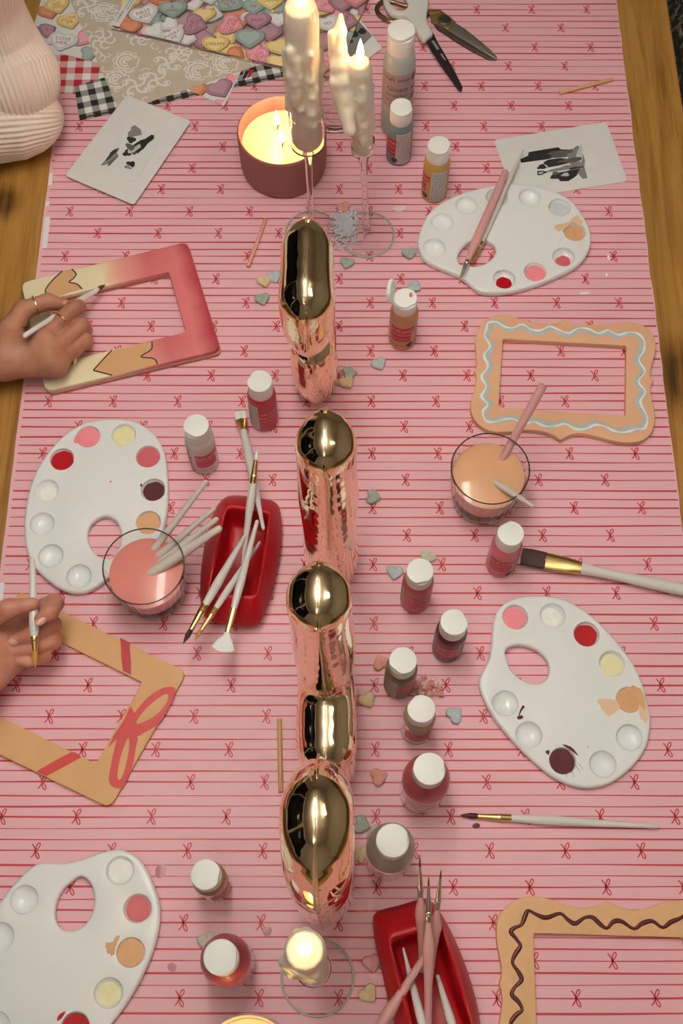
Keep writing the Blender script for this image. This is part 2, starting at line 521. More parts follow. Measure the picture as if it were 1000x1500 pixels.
def pendant(label, x, y, r, h, z, strength):  # unseen fill light in drum form, added to brighten the table
    t = thing('pendant_lamp', label, 'lamp', (x, y, CEIL_Z), 'pendant lamps')
    part('ceiling_rose', lathe([(.0, CEIL_Z - .03), (.05, CEIL_Z - .03), (.055, CEIL_Z - .001), (0, CEIL_Z - .001)], 24, (x, y, 0)), m_white, t)
    part('cord', tube([(x, y, CEIL_Z - .03), (x, y, z + h)], .004, 8), m_dark, t)
    dm = M('fill_shade_%.1f' % strength, (0.8, 0.78, 0.72), 0.6, emit=(1.0, 0.97, 0.87), estr=strength)
    um = M('fill_bulb_%.1f' % strength, (0.8, 0.78, 0.72), 0.6, emit=(1.0, 0.97, 0.87), estr=strength * 3.2)
    part('shade', lathe([(0, z), (r * .97, z), (r, z + .006), (r, z + h), (r * .985, z + h), (r * .985, z + .02), (0, z + .02)], 40, (x, y, 0)), dm, t, angle=40)
    part('bulb_plate', lathe([(0, z + .021), (r * .9, z + .021), (r * .9, z + .03), (0, z + .03)], 40, (x, y, 0)), um, t, angle=40)
linear_lamp(-0.13, 0.60, .075, .42, 1.42, LAMP_MAIN)
pendant('small drum fill lamp added right of the table', 1.15, 0.55, .20, .12, 1.38, LAMP_FILL)
pendant('small drum fill lamp added in front of the table', -0.25, -0.85, .20, .12, 1.42, LAMP_FILL)

# (long lamp over the table)
# ---- rug on the floor at the far right
def build_rug():
    x0, x1, y0, y1 = 0.62, 1.9, 0.2, 2.6
    t = thing('shag_rug', 'shaggy dark grey rug on the floor beside the table', 'rug', (1.2, 1.4, FLOOR_Z))
    part('backing', plate_geo([rounded_poly([(x0, y0), (x1, y0), (x1, y1), (x0, y1)], .05)], FLOOR_Z + .001, FLOOR_Z + .012, .002), M('rug_backing', (0.05, 0.045, 0.04), 0.9), t)
    ms = [M('rug_pile_%d' % i, c, 0.9) for i, c in enumerate([(0.30, 0.26, 0.22), (0.42, 0.37, 0.32), (0.18, 0.155, 0.13)])]
    mb = MB(); rnd = random.Random(3)
    for i in range(16000):
        x = rnd.uniform(x0 + .01, x1 - .01); y = rnd.uniform(y0 + .01, y1 - .01)
        a = rnd.uniform(0, 2 * PI); l = rnd.uniform(.018, .034); b = rnd.uniform(0, 2 * PI)
        w_ = .003; dx, dy = math.cos(a) * w_, math.sin(a) * w_
        tx, ty = math.cos(b) * l * .6, math.sin(b) * l * .6; z = FLOOR_Z + .011
        mb.add([(x - dx, y - dy, z), (x + dx, y + dy, z), (x + tx * .6 + dx, y + ty * .6 + dy, z + l * .7), (x + tx, y + ty, z + l)], [(0, 1, 2), (0, 2, 3)], ms[i % 3])
    o = mb.build('pile', t, False); o['kind'] = 'stuff'
build_rug()

# ---- the table
def build_table():
    t = thing('dining_table', 'oak dining table with a knotty top under the pink paper', 'table', (0, 0.7, FLOOR_Z))
    kl = P(8, 297); kr = P(1003, 552)
    wm = wood_mat('oak', C(140, 92, 34, .74), C(172, 120, 52, .74), C(188, 136, 66, .74), (16, 1.0, 16), 0.42,
                  knots=((kl.x - 0, kl.y - 0.7, 0.028), (kr.x, kr.y - 0.7, 0.05)))
    part('table_top', plate_geo([rounded_poly([(-.452, -.35), (.452, -.35), (.452, 1.75), (-.452, 1.75)], .012)], -.04, 0.0, .004), wm, t)
    for sx in (-1, 1):
        for y in (-.25, 1.65):
            part('leg', box_geo(sx * .40 - .04, sx * .40 + .04, y - .04, y + .04, FLOOR_Z, -.0395), wm, t, False)
build_table()

# ---- pink striped wrapping paper laid as a runner
PAP_L, PAP_R, PAP_Y0, PAP_Y1 = -.376, .381, -.22, 1.70
PZ = 0.0006          # top of the paper
def build_paper():
    rnd = random.Random(11)
    mb = MB()
    pink = M('pink_paper', C(224, 168, 166), 0.42, noise=(3.0, .03), bump=(9, .25, .004), spec=.35)
    red = M('red_print', C(186, 52, 54), 0.45)
    redb = M('red_bow_print', C(190, 44, 48), 0.45)
    # outline with a slightly uneven right edge
    n = 90; ys = [PAP_Y0 + (PAP_Y1 - PAP_Y0) * i / n for i in range(n + 1)]
    right = [(PAP_R + rnd.uniform(-.0008, .0008), y) for y in ys]
    left = [(PAP_L + rnd.uniform(-.0004, .0004), y) for y in ys]
    v = []; f = []
    for i in range(n + 1): v += [(left[i][0], ys[i], .0001), (left[i][0], ys[i], PZ), (right[i][0], ys[i], PZ), (right[i][0], ys[i], .0001)]
    for i in range(n):
        a = 4 * i; b = a + 4
        f += [(a + 1, a + 2, b + 2, b + 1), (a, a + 1, b + 1, b), (a + 2, a + 3, b + 3, b + 2), (a + 3, a, b, b + 3)]
    mb.add(v, f, pink)
    # printed stripes: six lines repeat, every third carries bows
    yA = P(663, 1299.5).y; yB = P(783, 14.6).y
    per = (yB - yA) / round((yB - yA) / 0.0687)
    xA = P(663.2, 1299.5).x; dx = 0.0757
    offs = [0, .153, .31, .51, .677, .835]          # going away from the camera (mirror of the picture order)
    bow = bow_geo()
    k0 = int((PAP_Y0 - yA) / per) - 1; k1 = int((PAP_Y1 - yA) / per) + 1
    for k in range(k0, k1 + 1):
        for j, o_ in enumerate(offs):
            y = yA + (k + o_) * per
            if not PAP_Y0 + .004 < y < PAP_Y1 - .004: continue
            m = 60; th = rnd.uniform(.0012, .0017); ph = rnd.uniform(0, 9)
            pts = []; ws = []
            for i in range(m + 1):
                x = PAP_L + .004 + (PAP_R - PAP_L - .005) * i / m
                pts.append((x, y + .0004 * math.sin(x * 9 + ph) + .0002 * math.sin(x * 31 + ph)))
                ws.append(th * (1 + .35 * math.sin(x * 17 + ph * 3)))
            rv, rf = ribbon2d(pts, ws)
            mb.add(up(rv, PZ + .00005), rf, red)
            if j in (0, 3):
                x = xA + (0.5 * dx if j == 3 else 0); i0 = int((PAP_L - x) / dx) - 1
                for i in range(i0, i0 + 14):
                    bx = x + i * dx
                    if not PAP_L + .006 < bx < PAP_R - .006: continue
                    for bv, bf in bow: mb.add([(bx + q[0], y + q[1], PZ + .0001) for q in bv], bf, redb)
    o = mb.build('paper_table_runner', None, False, origin=(0, .7, 0))
    tag(o, 'pink wrapping paper runner with red stripes and small bows covering the table', 'paper runner')
    wm = M('paper_white', C(224, 214, 205), .6)
    for pts in ([(70, 254), (78, 254), (76, 272), (68, 272)], [(66, 318), (74, 318), (69, 364), (61, 364)], [(67, 296), (73, 296), (72, 302), (66, 302)],
                [(-8, 854), (7, 854), (4, 880), (-12, 880)]):
        q = ccw(px2(pts)); q = [(max(p[0], PAP_L + .0008), p[1]) for p in q]
        part('unprinted_edge', plate_geo([q], PZ - .0001, PZ + .00025), wm, o, False, label='white unprinted edge')
def bow_geo():
    """one little ribbon bow seen with its loops to the right, tails to the left"""
    out = []
    def loop(sy):
        pts = []
        for i in range(15):
            a = i / 14 * 2 * PI
            r = .0084 * (math.sin(a / 2)) ** .8
            ang = math.radians(63) + (a - PI) * .15
            pts.append((r * math.cos(ang) * .95, sy * r * math.sin(ang)))
        return pts
    for sy in (1, -1):
        out.append(ribbon2d(loop(sy), .0012))
        out.append(ribbon2d(smooth_open([(0, 0), (-.0016, .0038 * sy), (-.0040, .0066 * sy)], 4), .0013))
    out.append(ribbon2d([(-.001, 0), (.001, 0)], .002))
    return out
build_paper()

# ================================================================ flat things: scrapbook papers, photo cards
SURF = PZ + .00015
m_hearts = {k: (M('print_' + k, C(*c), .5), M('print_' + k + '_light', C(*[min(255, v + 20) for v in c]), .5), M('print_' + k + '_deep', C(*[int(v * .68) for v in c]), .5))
            for k, c in dict(yellow=(214, 184, 116), mauve=(160, 116, 122), green=(140, 152, 138), pink=(214, 138, 142), white=(208, 200, 188), orange=(198, 124, 84), rose=(196, 126, 120)).items()}
m_ink = M('print_ink', C(150, 62, 62), .5)
m_ink2 = M('print_ink_brown', C(140, 92, 40), .5)
m_print_dark = M('print_shadow', C(176, 150, 138), .55)
m_offwhite = M('print_paper_white', C(222, 214, 200), .5)
def heart2d(n=28):
    pts = []
    for i in range(n):
        t = 2 * PI * i / n
        x = 16 * math.sin(t) ** 3; y = 13 * math.cos(t) - 5 * math.cos(2 * t) - 2 * math.cos(3 * t) - math.cos(4 * t)
        pts.append((x / 17.0, (y + 2.5) / 16.0))
    return pts
H2 = heart2d()
def fat_heart(rnd):
    """the blunt printed candy heart"""
    return [(x * .62 + .38 * math.sin(2 * PI * i / len(H2)), (y * .62 + .34 * math.cos(2 * PI * i / len(H2))) * .92) for i, (x, y) in enumerate(H2)]
def hearts_print(mb, poly, z, specs, seed=1, fill=0, size=(.016, .02)):
    """specs = [(px, py, r, rot deg, colour, text)], the rest filled at random beneath"""
    poly = ccw(poly); rnd = random.Random(seed)
    xs = [p[0] for p in poly]; ys = [p[1] for p in poly]
    lay = []
    names = list(m_hearts)
    for i in range(fill):
        lay.append((rnd.uniform(min(xs), max(xs)), rnd.uniform(min(ys), max(ys)), rnd.uniform(*size), rnd.uniform(0, 360), rnd.choice(names), ''))
    for (a, b, r, rot, c, t) in specs:
        q = P(a, b); lay.append((q.x, q.y, r, rot, c, t))
    zz = z
    for (x, y, r, rot, c, t) in lay:
        ca, sa = math.cos(math.radians(rot)), math.sin(math.radians(rot))
        T = lambda p, s: (x + (p[0] * ca - p[1] * sa) * r * s, y + (p[0] * sa + p[1] * ca) * r * s)
        hs = fat_heart(rnd)
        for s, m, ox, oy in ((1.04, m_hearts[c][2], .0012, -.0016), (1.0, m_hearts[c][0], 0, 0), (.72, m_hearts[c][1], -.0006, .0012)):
            zz += .000006
            pg = clip_poly([(q[0] + ox, q[1] + oy) for q in (T(p, s) for p in hs)], poly)
            if len(pg) > 2: mb.add(up(pg, zz), [tuple(range(len(pg)))], m)
        if t:
            zz += .000006
            tv, tf = text_geo(t, .42 if '\n' in t else .40)
            q = [T((p[0], p[1] + .02), 1) for p in tv]
            if all(inside(p, poly) for p in q):
                mb.add(up(q, zz), tf, m_ink2 if c == 'yellow' else m_ink)
    return zz
def sheet(name, poly, z, mat, label, cat, thick=.0003):
    q = ccw(poly); c = np.mean(np.array(q), 0)
    t = thing(name, label, cat, (c[0], c[1], z))
    part('sheet', plate_geo([q], z, z + thick), mat, t, False)
    return t, q, z + thick + .00003
def gingham(mb, poly, z, org, ux, cell, cdark, cmid):
    """checks: rows and columns of dark / half tone squares laid on a white sheet"""
    u = np.array(ux) / np.linalg.norm(ux); vv = np.array([-u[1], u[0]])
    for i in range(-40, 40):
        for j in range(-40, 40):
            if i % 2 and j % 2: continue
            m = cdark if (i % 2 == 0 and j % 2 == 0) else cmid
            p0 = np.array(org) + u * i * cell + vv * j * cell
            pg = clip_poly([tuple(p0), tuple(p0 + u * cell), tuple(p0 + (u + vv) * cell), tuple(p0 + vv * cell)], poly)
            if len(pg) > 2: mb.add(up(pg, z), [tuple(range(len(pg)))], m)
def build_papers():
    z = SURF
    # red gingham
    t, q, zt = sheet('gingham_paper', px2([(87, 138), (330, 142), (322, -95), (52, -95)]), z, m_offwhite, 'red and white gingham scrapbook sheet lying beside the sweater sleeve', 'craft paper')
    mb = MB(); gingham(mb, q, zt, P(84, 127)[:2], (1, .01), .0108, M('ging_red', C(178, 40, 46), .5), M('ging_pink', C(206, 152, 140), .5)); mb.build('printed_checks', t, False)
    # black gingham
    z += .0005
    t, q, zt = sheet('gingham_paper', px2([(117, 178), (424, 113), (400, 40), (109, 128)]), z, m_offwhite, 'black and white gingham sheet peeking out under the lace paper', 'craft paper')
    a = P(117, 178); b = P(424, 113); ud = (b - a).normalized()
    mb = MB(); gingham(mb, q, zt, a[:2], ud[:2], .0098, M('ging_black', C(40, 32, 30), .5), M('ging_grey', C(140, 138, 126), .5))
    s = [(p.x, p.y) for p in (a + ud * .01 + Vector((-ud.y, ud.x, 0)) * .004, a + ud * .29 + Vector((-ud.y, ud.x, 0)) * .004)]
    rv, rf = ribbon2d(s, .0022); mb.add(up(rv, zt + .00003), rf, M('ging_black'))
    for (pp, c) in (([(354, 118), (360, 116), (366, 104), (360, 105)], M('ging_black')), ([(361, 116), (367, 114), (372, 103), (366, 104)], M('ging_red'))):
        mb.add(up(px2(pp), zt + .00005), [(0, 1, 2, 3)], c)
    mb.build('printed_checks', t, False)
    # candy heart sheet, small, at the left
    z += .0005
    t, q, zt = sheet('candy_heart_paper', px2([(78, -60), (46, 53), (66, 74), (145, 94), (170, 50), (120, -60)]), z, m_offwhite, 'small candy heart print beside the sweater sleeve on red gingham', 'craft paper')
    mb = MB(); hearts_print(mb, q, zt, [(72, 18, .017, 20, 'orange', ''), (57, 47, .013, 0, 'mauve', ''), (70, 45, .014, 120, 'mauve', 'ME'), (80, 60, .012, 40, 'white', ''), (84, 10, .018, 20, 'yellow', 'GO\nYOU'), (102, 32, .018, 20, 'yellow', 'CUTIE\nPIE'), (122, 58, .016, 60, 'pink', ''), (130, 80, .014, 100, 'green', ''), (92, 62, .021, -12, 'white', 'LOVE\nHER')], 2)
    mb.build('printed_hearts', t, False)
    # candy heart corner below the lace sheet
    t, q, zt = sheet('candy_heart_paper', px2([(262, 126), (328, 157), (352, 108), (380, 60), (300, 60)]), z, m_offwhite, 'candy heart print corner sticking out below the lace paper', 'craft paper')
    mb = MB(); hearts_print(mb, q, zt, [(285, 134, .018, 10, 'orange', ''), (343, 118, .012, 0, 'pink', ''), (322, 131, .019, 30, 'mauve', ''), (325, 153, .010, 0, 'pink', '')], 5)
    mb.build('printed_hearts', t, False)
    # kraft lace sheet
    z += .0005
    lace = px2([(100, -4), (176, 166), (374, 99), (330, -60), (98, -40)])
    t, q, zt = sheet('lace_paper', lace, z, M('kraft', C(190, 172, 146), .65, noise=(90, .05)), 'kraft sheet with white lace flower print in the top left', 'craft paper')
    mb = MB(); lm = M('lace_print', C(222, 212, 194), .6); rnd = random.Random(5)
    def stroke(pts, w_):
        rv, rf = ribbon2d(pts, w_)
        for fc in rf:
            if all(inside(rv[i], q) for i in fc): mb.add(up([rv[i] for i in fc], zt + rnd.uniform(0, .00002)), [(0, 1, 2, 3)], lm)
    def ring(cx, cy, r, a0=0, a1=2 * PI, w_=.0018, wav=0, nw=6):
        n = 22; stroke([(cx + math.cos(a0 + (a1 - a0) * i / n) * r * (1 + wav * math.sin(nw * (a0 + (a1 - a0) * i / n))), cy + math.sin(a0 + (a1 - a0) * i / n) * r * (1 + wav * math.sin(nw * (a0 + (a1 - a0) * i / n)))) for i in range(n + 1)], w_)
    centers = [P(*c) for c in ((185, 92), (262, 78), (200, 128), (290, 105), (150, 60), (230, 118), (152, 20), (205, 55), (245, 95), (330, 95), (175, 30), (128, 12), (170, 118))]
    for i, c in enumerate(centers):
        k = i % 3
        if k == 0:
            for r in (.004, .008, .013): ring(c.x, c.y, r, .4, 5.2, .0026)
            ring(c.x, c.y, .017, 0, 2 * PI, .0016, .12, 9)
        elif k == 1:
            for a in range(6):
                an = a * PI / 3; ring(c.x + math.cos(an) * .0105, c.y + math.sin(an) * .0105, .0065, an + 2.6, an + 2 * PI + .5, .0026)
            ring(c.x, c.y, .0035)
        else:
            for s in range(4):
                an = s * 1.57 + .4
                stroke(smooth_open([(c.x, c.y), (c.x + .009 * math.cos(an), c.y + .009 * math.sin(an)), (c.x + .017 * math.cos(an + .5), c.y + .017 * math.sin(an + .5)), (c.x + .013 * math.cos(an + 1.0), c.y + .013 * math.sin(an + 1.0))], 5), .0030)
                ring(c.x + .016 * math.cos(an + .75), c.y + .016 * math.sin(an + .75), .004, w_=.0014)
    for i in range(230):
        x = rnd.uniform(min(p[0] for p in q), max(p[0] for p in q)); y = rnd.uniform(min(p[1] for p in q), max(p[1] for p in q)); a = rnd.uniform(0, 6.28)
        ring(x, y, rnd.uniform(.002, .007), a, a + rnd.uniform(2, 4.5), .0017)
    mb.build('printed_lace', t, False)
    # grey photo print at the right of the pile
    z += .0005
    t, q, zt = sheet('photo_print', px2([(480, 70), (524, 27), (560, 73), (512, 108)]), z, m_offwhite, 'grey photo print corner with white margin behind the tall candles', 'photo')
    gm = M('photo_grey', C(128, 122, 114), .35); km = M('photo_black', C(46, 42, 40), .35)
    mb = MB(); mb.add(up(px2([(484, 70), (523, 31), (545, 55), (508, 92)]), zt), [(0, 1, 2, 3)], gm)
    for (a, b, r) in ((518, 52, 7), (530, 48, 6), (512, 62, 5)):
        mb.add(up(px2([(a + r * math.cos(k) * (1 + .3 * math.sin(3 * k)), b + r * .8 * math.sin(k)) for k in np.linspace(0, 5.6, 9)]), zt + .00004), [tuple(range(9))], km)
    mb.build('printed_picture', t, False)
    # large candy heart sheet
    z += .0005
    big = px2([(164, 46), (487, 122), (546, -12), (590, -130), (232, -130)])
    t, q, zt = sheet('candy_heart_paper', big, z, m_print_dark, 'large sheet printed with pastel candy hearts across the top', 'craft paper')
    mb = MB()
    sp = [(205, 25, .017, 40, 'mauve', ''), (192, 46, .016, 0, 'orange', ''), (228, 52, .018, 30, 'white', ''), (250, 42, .015, 60, 'white', ''), (283, 12, .017, 20, 'white', ''), (300, 28, .016, 0, 'yellow', ''), (350, 38, .016, 10, 'orange', ''), (300, 62, .018, 100, 'mauve', ''), (343, 90, .019, 60, 'orange', ''), (370, 30, .016, 40, 'white', ''), (395, 55, .018, 0, 'mauve', ''), (408, 75, .018, 20, 'yellow', ''), (408, 35, .016, 0, 'white', ''), (330, 10, .018, 0, 'white', ''),
          (238, 4, .020, 15, 'orange', 'MISS\nKISS'), (268, 2, .018, 0, 'mauve', 'SO'), (308, 1, .019, 10, 'white', 'LOVE\nYOU'),
          (213, 28, .021, 25, 'white', 'FIRST\nKISS'), (254, 20, .020, 5, 'green', 'E\nMAIL'), (311, 19, .003, 0, 'yellow', ''), (334, 11, .021, -35, 'green', 'LOVE\nYOU'), (372, 17, .017, 0, 'green', 'ME'), (396, 8, .020, 5, 'yellow', 'COOL'), (400, 24, .003, 0, 'yellow', ''),
          (286, 43, .020, 75, 'mauve', 'ONE I\nLOVE'), (339, 43, .020, 70, 'pink', 'COOL\nDUDE'), (377, 37, .019, 0, 'mauve', 'BABE'), (255, 60, .018, 35, 'white', 'MARRY\nME'), (316, 72, .019, 0, 'yellow', 'DREAM'), (366, 63, .021, 0, 'green', ''), (381, 90, .017, 40, 'pink', "LET'S\nKISS"), (408, 98, .017, 0, 'yellow', 'BE\nMINE'), (466, 20, .018, 60, 'yellow', ''), (478, 14, .019, 30, 'pink', 'LOVE'), (500, 12, .019, 0, 'mauve', ''), (520, 5, .020, 0, 'rose', ''), (480, 42, .018, 20, 'white', 'YES'), (508, 38, .018, 80, 'mauve', 'MY GIRL'), (473, 68, .019, 0, 'mauve', ''), (486, 90, .018, 30, 'pink', 'SAY\nYES'), (470, 105, .015, 0, 'rose', ''), (440, 60, .02, 0, 'pink', ''), (445, 95, .02, 0, 'yellow', '')]
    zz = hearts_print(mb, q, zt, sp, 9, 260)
    # white margin strip with the maker's script
    st = px2([(164, 44), (176, 47), (209, -6), (198, -12)])
    mb.add(up(st, zz + .00002), [(0, 1, 2, 3)], m_offwhite)
    tv, tf = text_geo('Lovelies', .011); a = P(177, 31); ang = math.atan2(P(200, -2).y - P(171, 45).y, P(200, -2).x - P(171, 45).x)
    ca, sa = math.cos(ang), math.sin(ang)
    mb.add([(a.x + (x * ca - y * sa) * .62, a.y + (x * sa + y * ca) * .62, zz + .00004) for x, y in tv], tf, M('ging_black'))
    for o_ in (-2.0, 1.6):
        rv, rf = ribbon2d(px2([(186 + o_ * .9, 22 + o_ * .4), (200 + o_ * .9, -1 + o_ * .4)]), .0009); mb.add(up(rv, zz + .00004), rf, M('print_small_text', C(120, 112, 104), .5))
    mb.build('printed_hearts', t, False)
    return z
TOPZ = build_papers()

def photo_card(label, cor, pic, seed, z0):
    zc = z0 + .0012
    q = ccw(px2(cor, zc)); c = np.mean(np.array(q), 0)
    t = thing('photo_card', label, 'photo card', (c[0], c[1], z0))
    part('mat_board', plate_geo([rounded_poly(q, .005)], z0, zc, .0003), M('mat_board', C(216, 208, 194), .55, noise=(40, .02)), t)
    pc = px2(pic, zc)
    o = part('photograph', plate_geo([ccw(pc)], zc - .0002, zc + .00025), M('photo_paper', C(214, 210, 196), .3), t, False)
    mb = MB(); ms = [M('photo_black'), M('photo_grey'), M('photo_mid', C(92, 86, 80), .35), M('photo_light', C(188, 184, 172), .35)]
    z = zc + .0003
    A, B, D = [np.array(pc[i]) for i in (0, 1, 3)]
    for i, (u, v, ru, rv, a, m) in enumerate(seed):
        pts = []
        for k in range(12):
            th = 2 * PI * k / 12; wob = 1 + .22 * math.sin(3 * th + i * 2) + .12 * math.sin(5 * th + i)
            pu, pv = ru * math.cos(th) * wob, rv * math.sin(th) * wob
            uu = min(.995, max(.005, u + pu * math.cos(a) - pv * math.sin(a))); vv = min(.995, max(.005, v + pu * math.sin(a) + pv * math.cos(a)))
            pts.append(tuple(A + (B - A) * uu + (D - A) * vv))
        z += .00001
        mb.add(up(pts, z), [tuple(range(12))], ms[m])
    mb.build('printed_picture', o, False)
photo_card('white mounted black and white photo tilted on the left below the lace paper',
           [(185.5, 139), (280, 177), (196, 300), (95, 257)], [(191, 179.5), (242, 199.5), (196.7, 266.7), (143.5, 245)],
           [(.62, .30, .12, .24, .5, 0), (.25, .14, .16, .12, 0, 1), (.3, .3, .12, .06, 0, 0), (.45, .45, .2, .06, .3, 2), (.14, .74, .1, .2, .2, 1), (.1, .68, .05, .14, .2, 0), (.22, .8, .04, .13, .3, 2), (.42, .56, .1, .07, 0, 0), (.45, .52, .05, .03, 0, 3), (.68, .72, .12, .05, 0, 0), (.66, .80, .1, .03, 0, 1), (.55, .42, .05, .12, .4, 3)], TOPZ + .0016)
photo_card('white mounted black and white photo behind the top right palette',
           [(723, 205), (888, 178), (919, 265), (754, 292)], [(759, 225), (852, 210), (866, 257), (772, 276)],
           [(.4, .15, .42, .16, -.05, 0), (.7, .2, .28, .1, 0, 2), (.86, .5, .12, .45, 0, 1), (.92, .3, .05, .25, .2, 3), (.6, .42, .3, .1, .05, 0), (.75, .42, .18, .06, 0, 2), (.3, .48, .07, .07, 0, 0), (.27, .64, .08, .06, 0, 0), (.26, .64, .04, .03, 0, 3), (.66, .62, .28, .06, 0, 1), (.8, .66, .12, .03, 0, 0), (.62, .82, .22, .14, -.1, 0), (.62, .8, .06, .05, 0, 3), (.48, .72, .06, .05, 0, 2)], SURF)

# ================================================================ picture frames
def decal(name, geo2, z, mat, parent, label=None):
    """a coat of paint lying on a surface"""
    return MB().add(up(geo2[0], z), geo2[1], mat).build(name, parent, False, label=label)
def fill2(poly, z, th=.00025):
    return plate_geo(poly if isinstance(poly[0], list) else [poly], z, z + th)
def build_frames():
    m_mdf = M('mdf_edge', C(150, 104, 66), .7)
    # --- hearts frame under the upper hand
    zt = .0125; X0, Y0, S = 0, 330, 2.857
    cor = zpx([(88, 240), (782, 68), (922, 520), (190, 695)], X0, Y0, S, zt)
    inn = zpx([(196, 312), (706, 194), (778, 446), (262, 572)], X0, Y0, S, zt)
    c = np.mean(np.array(cor), 0)
    t = thing('picture_frame', 'wooden frame painted cream and pink with peach hearts under the upper hand', 'picture frame', (c[0], c[1], SURF))
    lo = [(p[0] + .0015, p[1] - .001) for p in cor]
    part('back_layer', plate_geo([rounded_poly(lo, .009), rounded_poly(inn, .003)], SURF, .006, .0006), M('frame_side', C(176, 120, 96), .6, noise=(60, .08)), t)
    a = np.array(cor[0]) * .5 + np.array(cor[3]) * .5; b = np.array(cor[1]) * .5 + np.array(cor[2]) * .5
    a3 = (a[0] - c[0], a[1] - c[1], 0); b3 = (b[0] - c[0], b[1] - c[1], 0)
    cream = C(228, 208, 158); 
    gm = ramp_mat('hearts_frame_paint', a3, b3, [(0, C(224, 208, 166)), (.46, cream), (.56, C(222, 150, 128)), (.74, C(202, 98, 96)), (.9, C(212, 112, 106)), (1, C(170, 44, 54))], .5, .12, 26)
    top = part('front_layer', plate_geo([rounded_poly(cor, .010), rounded_poly(inn, .003)], .0063, zt, .0008), gm, t)
    peach = M('peach_paint', C(206, 156, 104), .45); brown = M('brown_paint', C(70, 36, 30), .4)
    h1 = zpx(smooth_closed([(192, 280), (200, 258), (226, 222), (256, 194), (300, 186), (317, 204), (306, 224), (290, 238), (326, 250), (342, 266), (286, 284), (230, 301), (204, 290)], 3), X0, Y0, S, zt)
    h2 = zpx([(390, 606), (467, 525), (636, 489), (631, 522), (615, 538), (590, 550), (632, 556), (652, 568), (659, 581), (470, 627)], X0, Y0, S, zt)
    for q, lines in ((h1, [[(260, 192), (215, 235), (190, 272), (200, 287), (232, 301)], [(300, 183), (318, 203), (308, 222), (290, 238), (322, 246), (344, 268)]]),
                     (h2, [[(468, 523), (430, 563), (390, 607)], [(390, 607), (470, 628)], [(636, 487), (632, 520), (590, 550), (635, 556), (652, 566), (659, 582)]])):
        g = fill2(ccw(q), zt - .00005, .0002)
        o = part('painted_heart', g, peach, t, False, label='peach heart outlined in dark brown')
        for ln in lines:
            pts = smooth_open(ln, 5) if len(ln) > 2 else ln
            rv, rf = ribbon2d(zpx(pts, X0, Y0, S, zt), .0017); MB().add(up(rv, zt + .0002), rf, brown).build('outline', o, False)
    # --- ribbon frame under the lower hand
    zt = .0065; X0, Y0, S = 0, 820, 3.333
    A, B, Cc = (92, 150), (912, 548), (536, 1212); D = (A[0] + Cc[0] - B[0], A[1] + Cc[1] - B[1])
    cor = zpx([A, B, Cc, D], X0, Y0, S, zt)
    i1, i2, i3 = (694, 598), (468, 996), (290 - 300, 764); 
    inn = zpx([(70, 290), i1, i2, (-156, 688)], X0, Y0, S, zt)
    c = np.mean(np.array(cor), 0)
    t = thing('picture_frame', 'plain wooden frame with red painted ribbons and bow under the lower hand', 'picture frame', (c[0], c[1], SURF))
    wm = M('birch_ply', C(210, 158, 102), .55, noise=(22, .05), bump=(300, .1))
    part('body', plate_geo([rounded_poly(cor, .010), rounded_poly(inn, .003)], SURF, zt, .0007), wm, t)
    red = M('red_ribbon_paint', C(196, 48, 46), .42, noise=(120, .06)); dred = M('red_stripe_paint', C(178, 26, 34), .42)
    Zp = lambda l: zpx(l, X0, Y0, S, zt)
    part('painted_stripe', fill2(ccw(Zp([(586, 380), (634, 405), (634, 440), (640, 500), (640, 562), (600, 543), (592, 480), (590, 420)])), zt - .00005, .0002), dred, t, False, label='red painted stripe on the upper bar')
    part('painted_stripe', fill2(ccw(Zp([(178, 1034), (260, 985), (350, 938), (372, 942), (398, 964), (310, 1012), (226, 1057)])), zt - .00005, .0002), red, t, False, label='red painted stripe on the lower bar')
    l1 = [Zp(smooth_closed([(598, 835), (640, 770), (715, 678), (790, 628), (845, 622), (856, 648), (822, 725), (775, 800), (715, 838), (650, 868)], 3)), Zp(smooth_closed([(664, 800), (690, 752), (740, 702), (790, 664), (820, 658), (812, 700), (762, 758), (705, 790)], 3))]
    l2 = [Zp(smooth_closed([(590, 842), (562, 910), (540, 1010), (532, 1085), (560, 1113), (592, 1112), (622, 1070), (650, 990), (664, 910), (668, 860)], 3)), Zp(smooth_closed([(622, 872), (592, 950), (574, 1035), (578, 1076), (600, 1050), (622, 970), (632, 895)], 3))]
    for l, nm in ((l1, 'painted_bow_loop'), (l2, 'painted_bow_loop')): part(nm, fill2(l, zt - .00005, .0002), red, t, False)
    part('painted_bow_tail', fill2(ccw(Zp([(638, 714), (656, 748), (668, 800), (690, 830), (650, 870), (590, 862), (566, 880), (528, 916), (556, 858), (600, 790)])), zt - .00003, .0002), red, t, False)
    # --- peach frame with wavy outline at the right
    zt = .0095; X0, Y0, S = 640, 440, 2.7778
    out = [(165, 130), (185, 92), (222, 66), (272, 58), (330, 72), (400, 90), (460, 95), (495, 90), (518, 77), (545, 91), (600, 98), (680, 98), (760, 90), (812, 92), (852, 110), (880, 145), (890, 185), (881, 232), (868, 280), (869, 308), (881, 328), (868, 350), (870, 392), (882, 440), (886, 490), (870, 540), (838, 568), (790, 578), (730, 573), (660, 555), (590, 541), (545, 546), (502, 567), (468, 545), (420, 531), (360, 526), (300, 533), (232, 534), (190, 520), (156, 490), (138, 450), (138, 405), (150, 370), (158, 332), (160, 306), (150, 288), (162, 266), (160, 220), (155, 170)]
    def dense(pts, sharp, sub=3):
        """smooth everywhere but at the pointed places"""
        n = len(pts); res = []
        segs = sorted(sharp)
        for k in range(len(segs)):
            i0 = segs[k]; i1 = segs[(k + 1) % len(segs)]
            if i1 <= i0: i1 += n
            seq = [pts[i % n] for i in range(i0, i1 + 1)]
            res += smooth_open(seq, sub)[:-1]
        return res
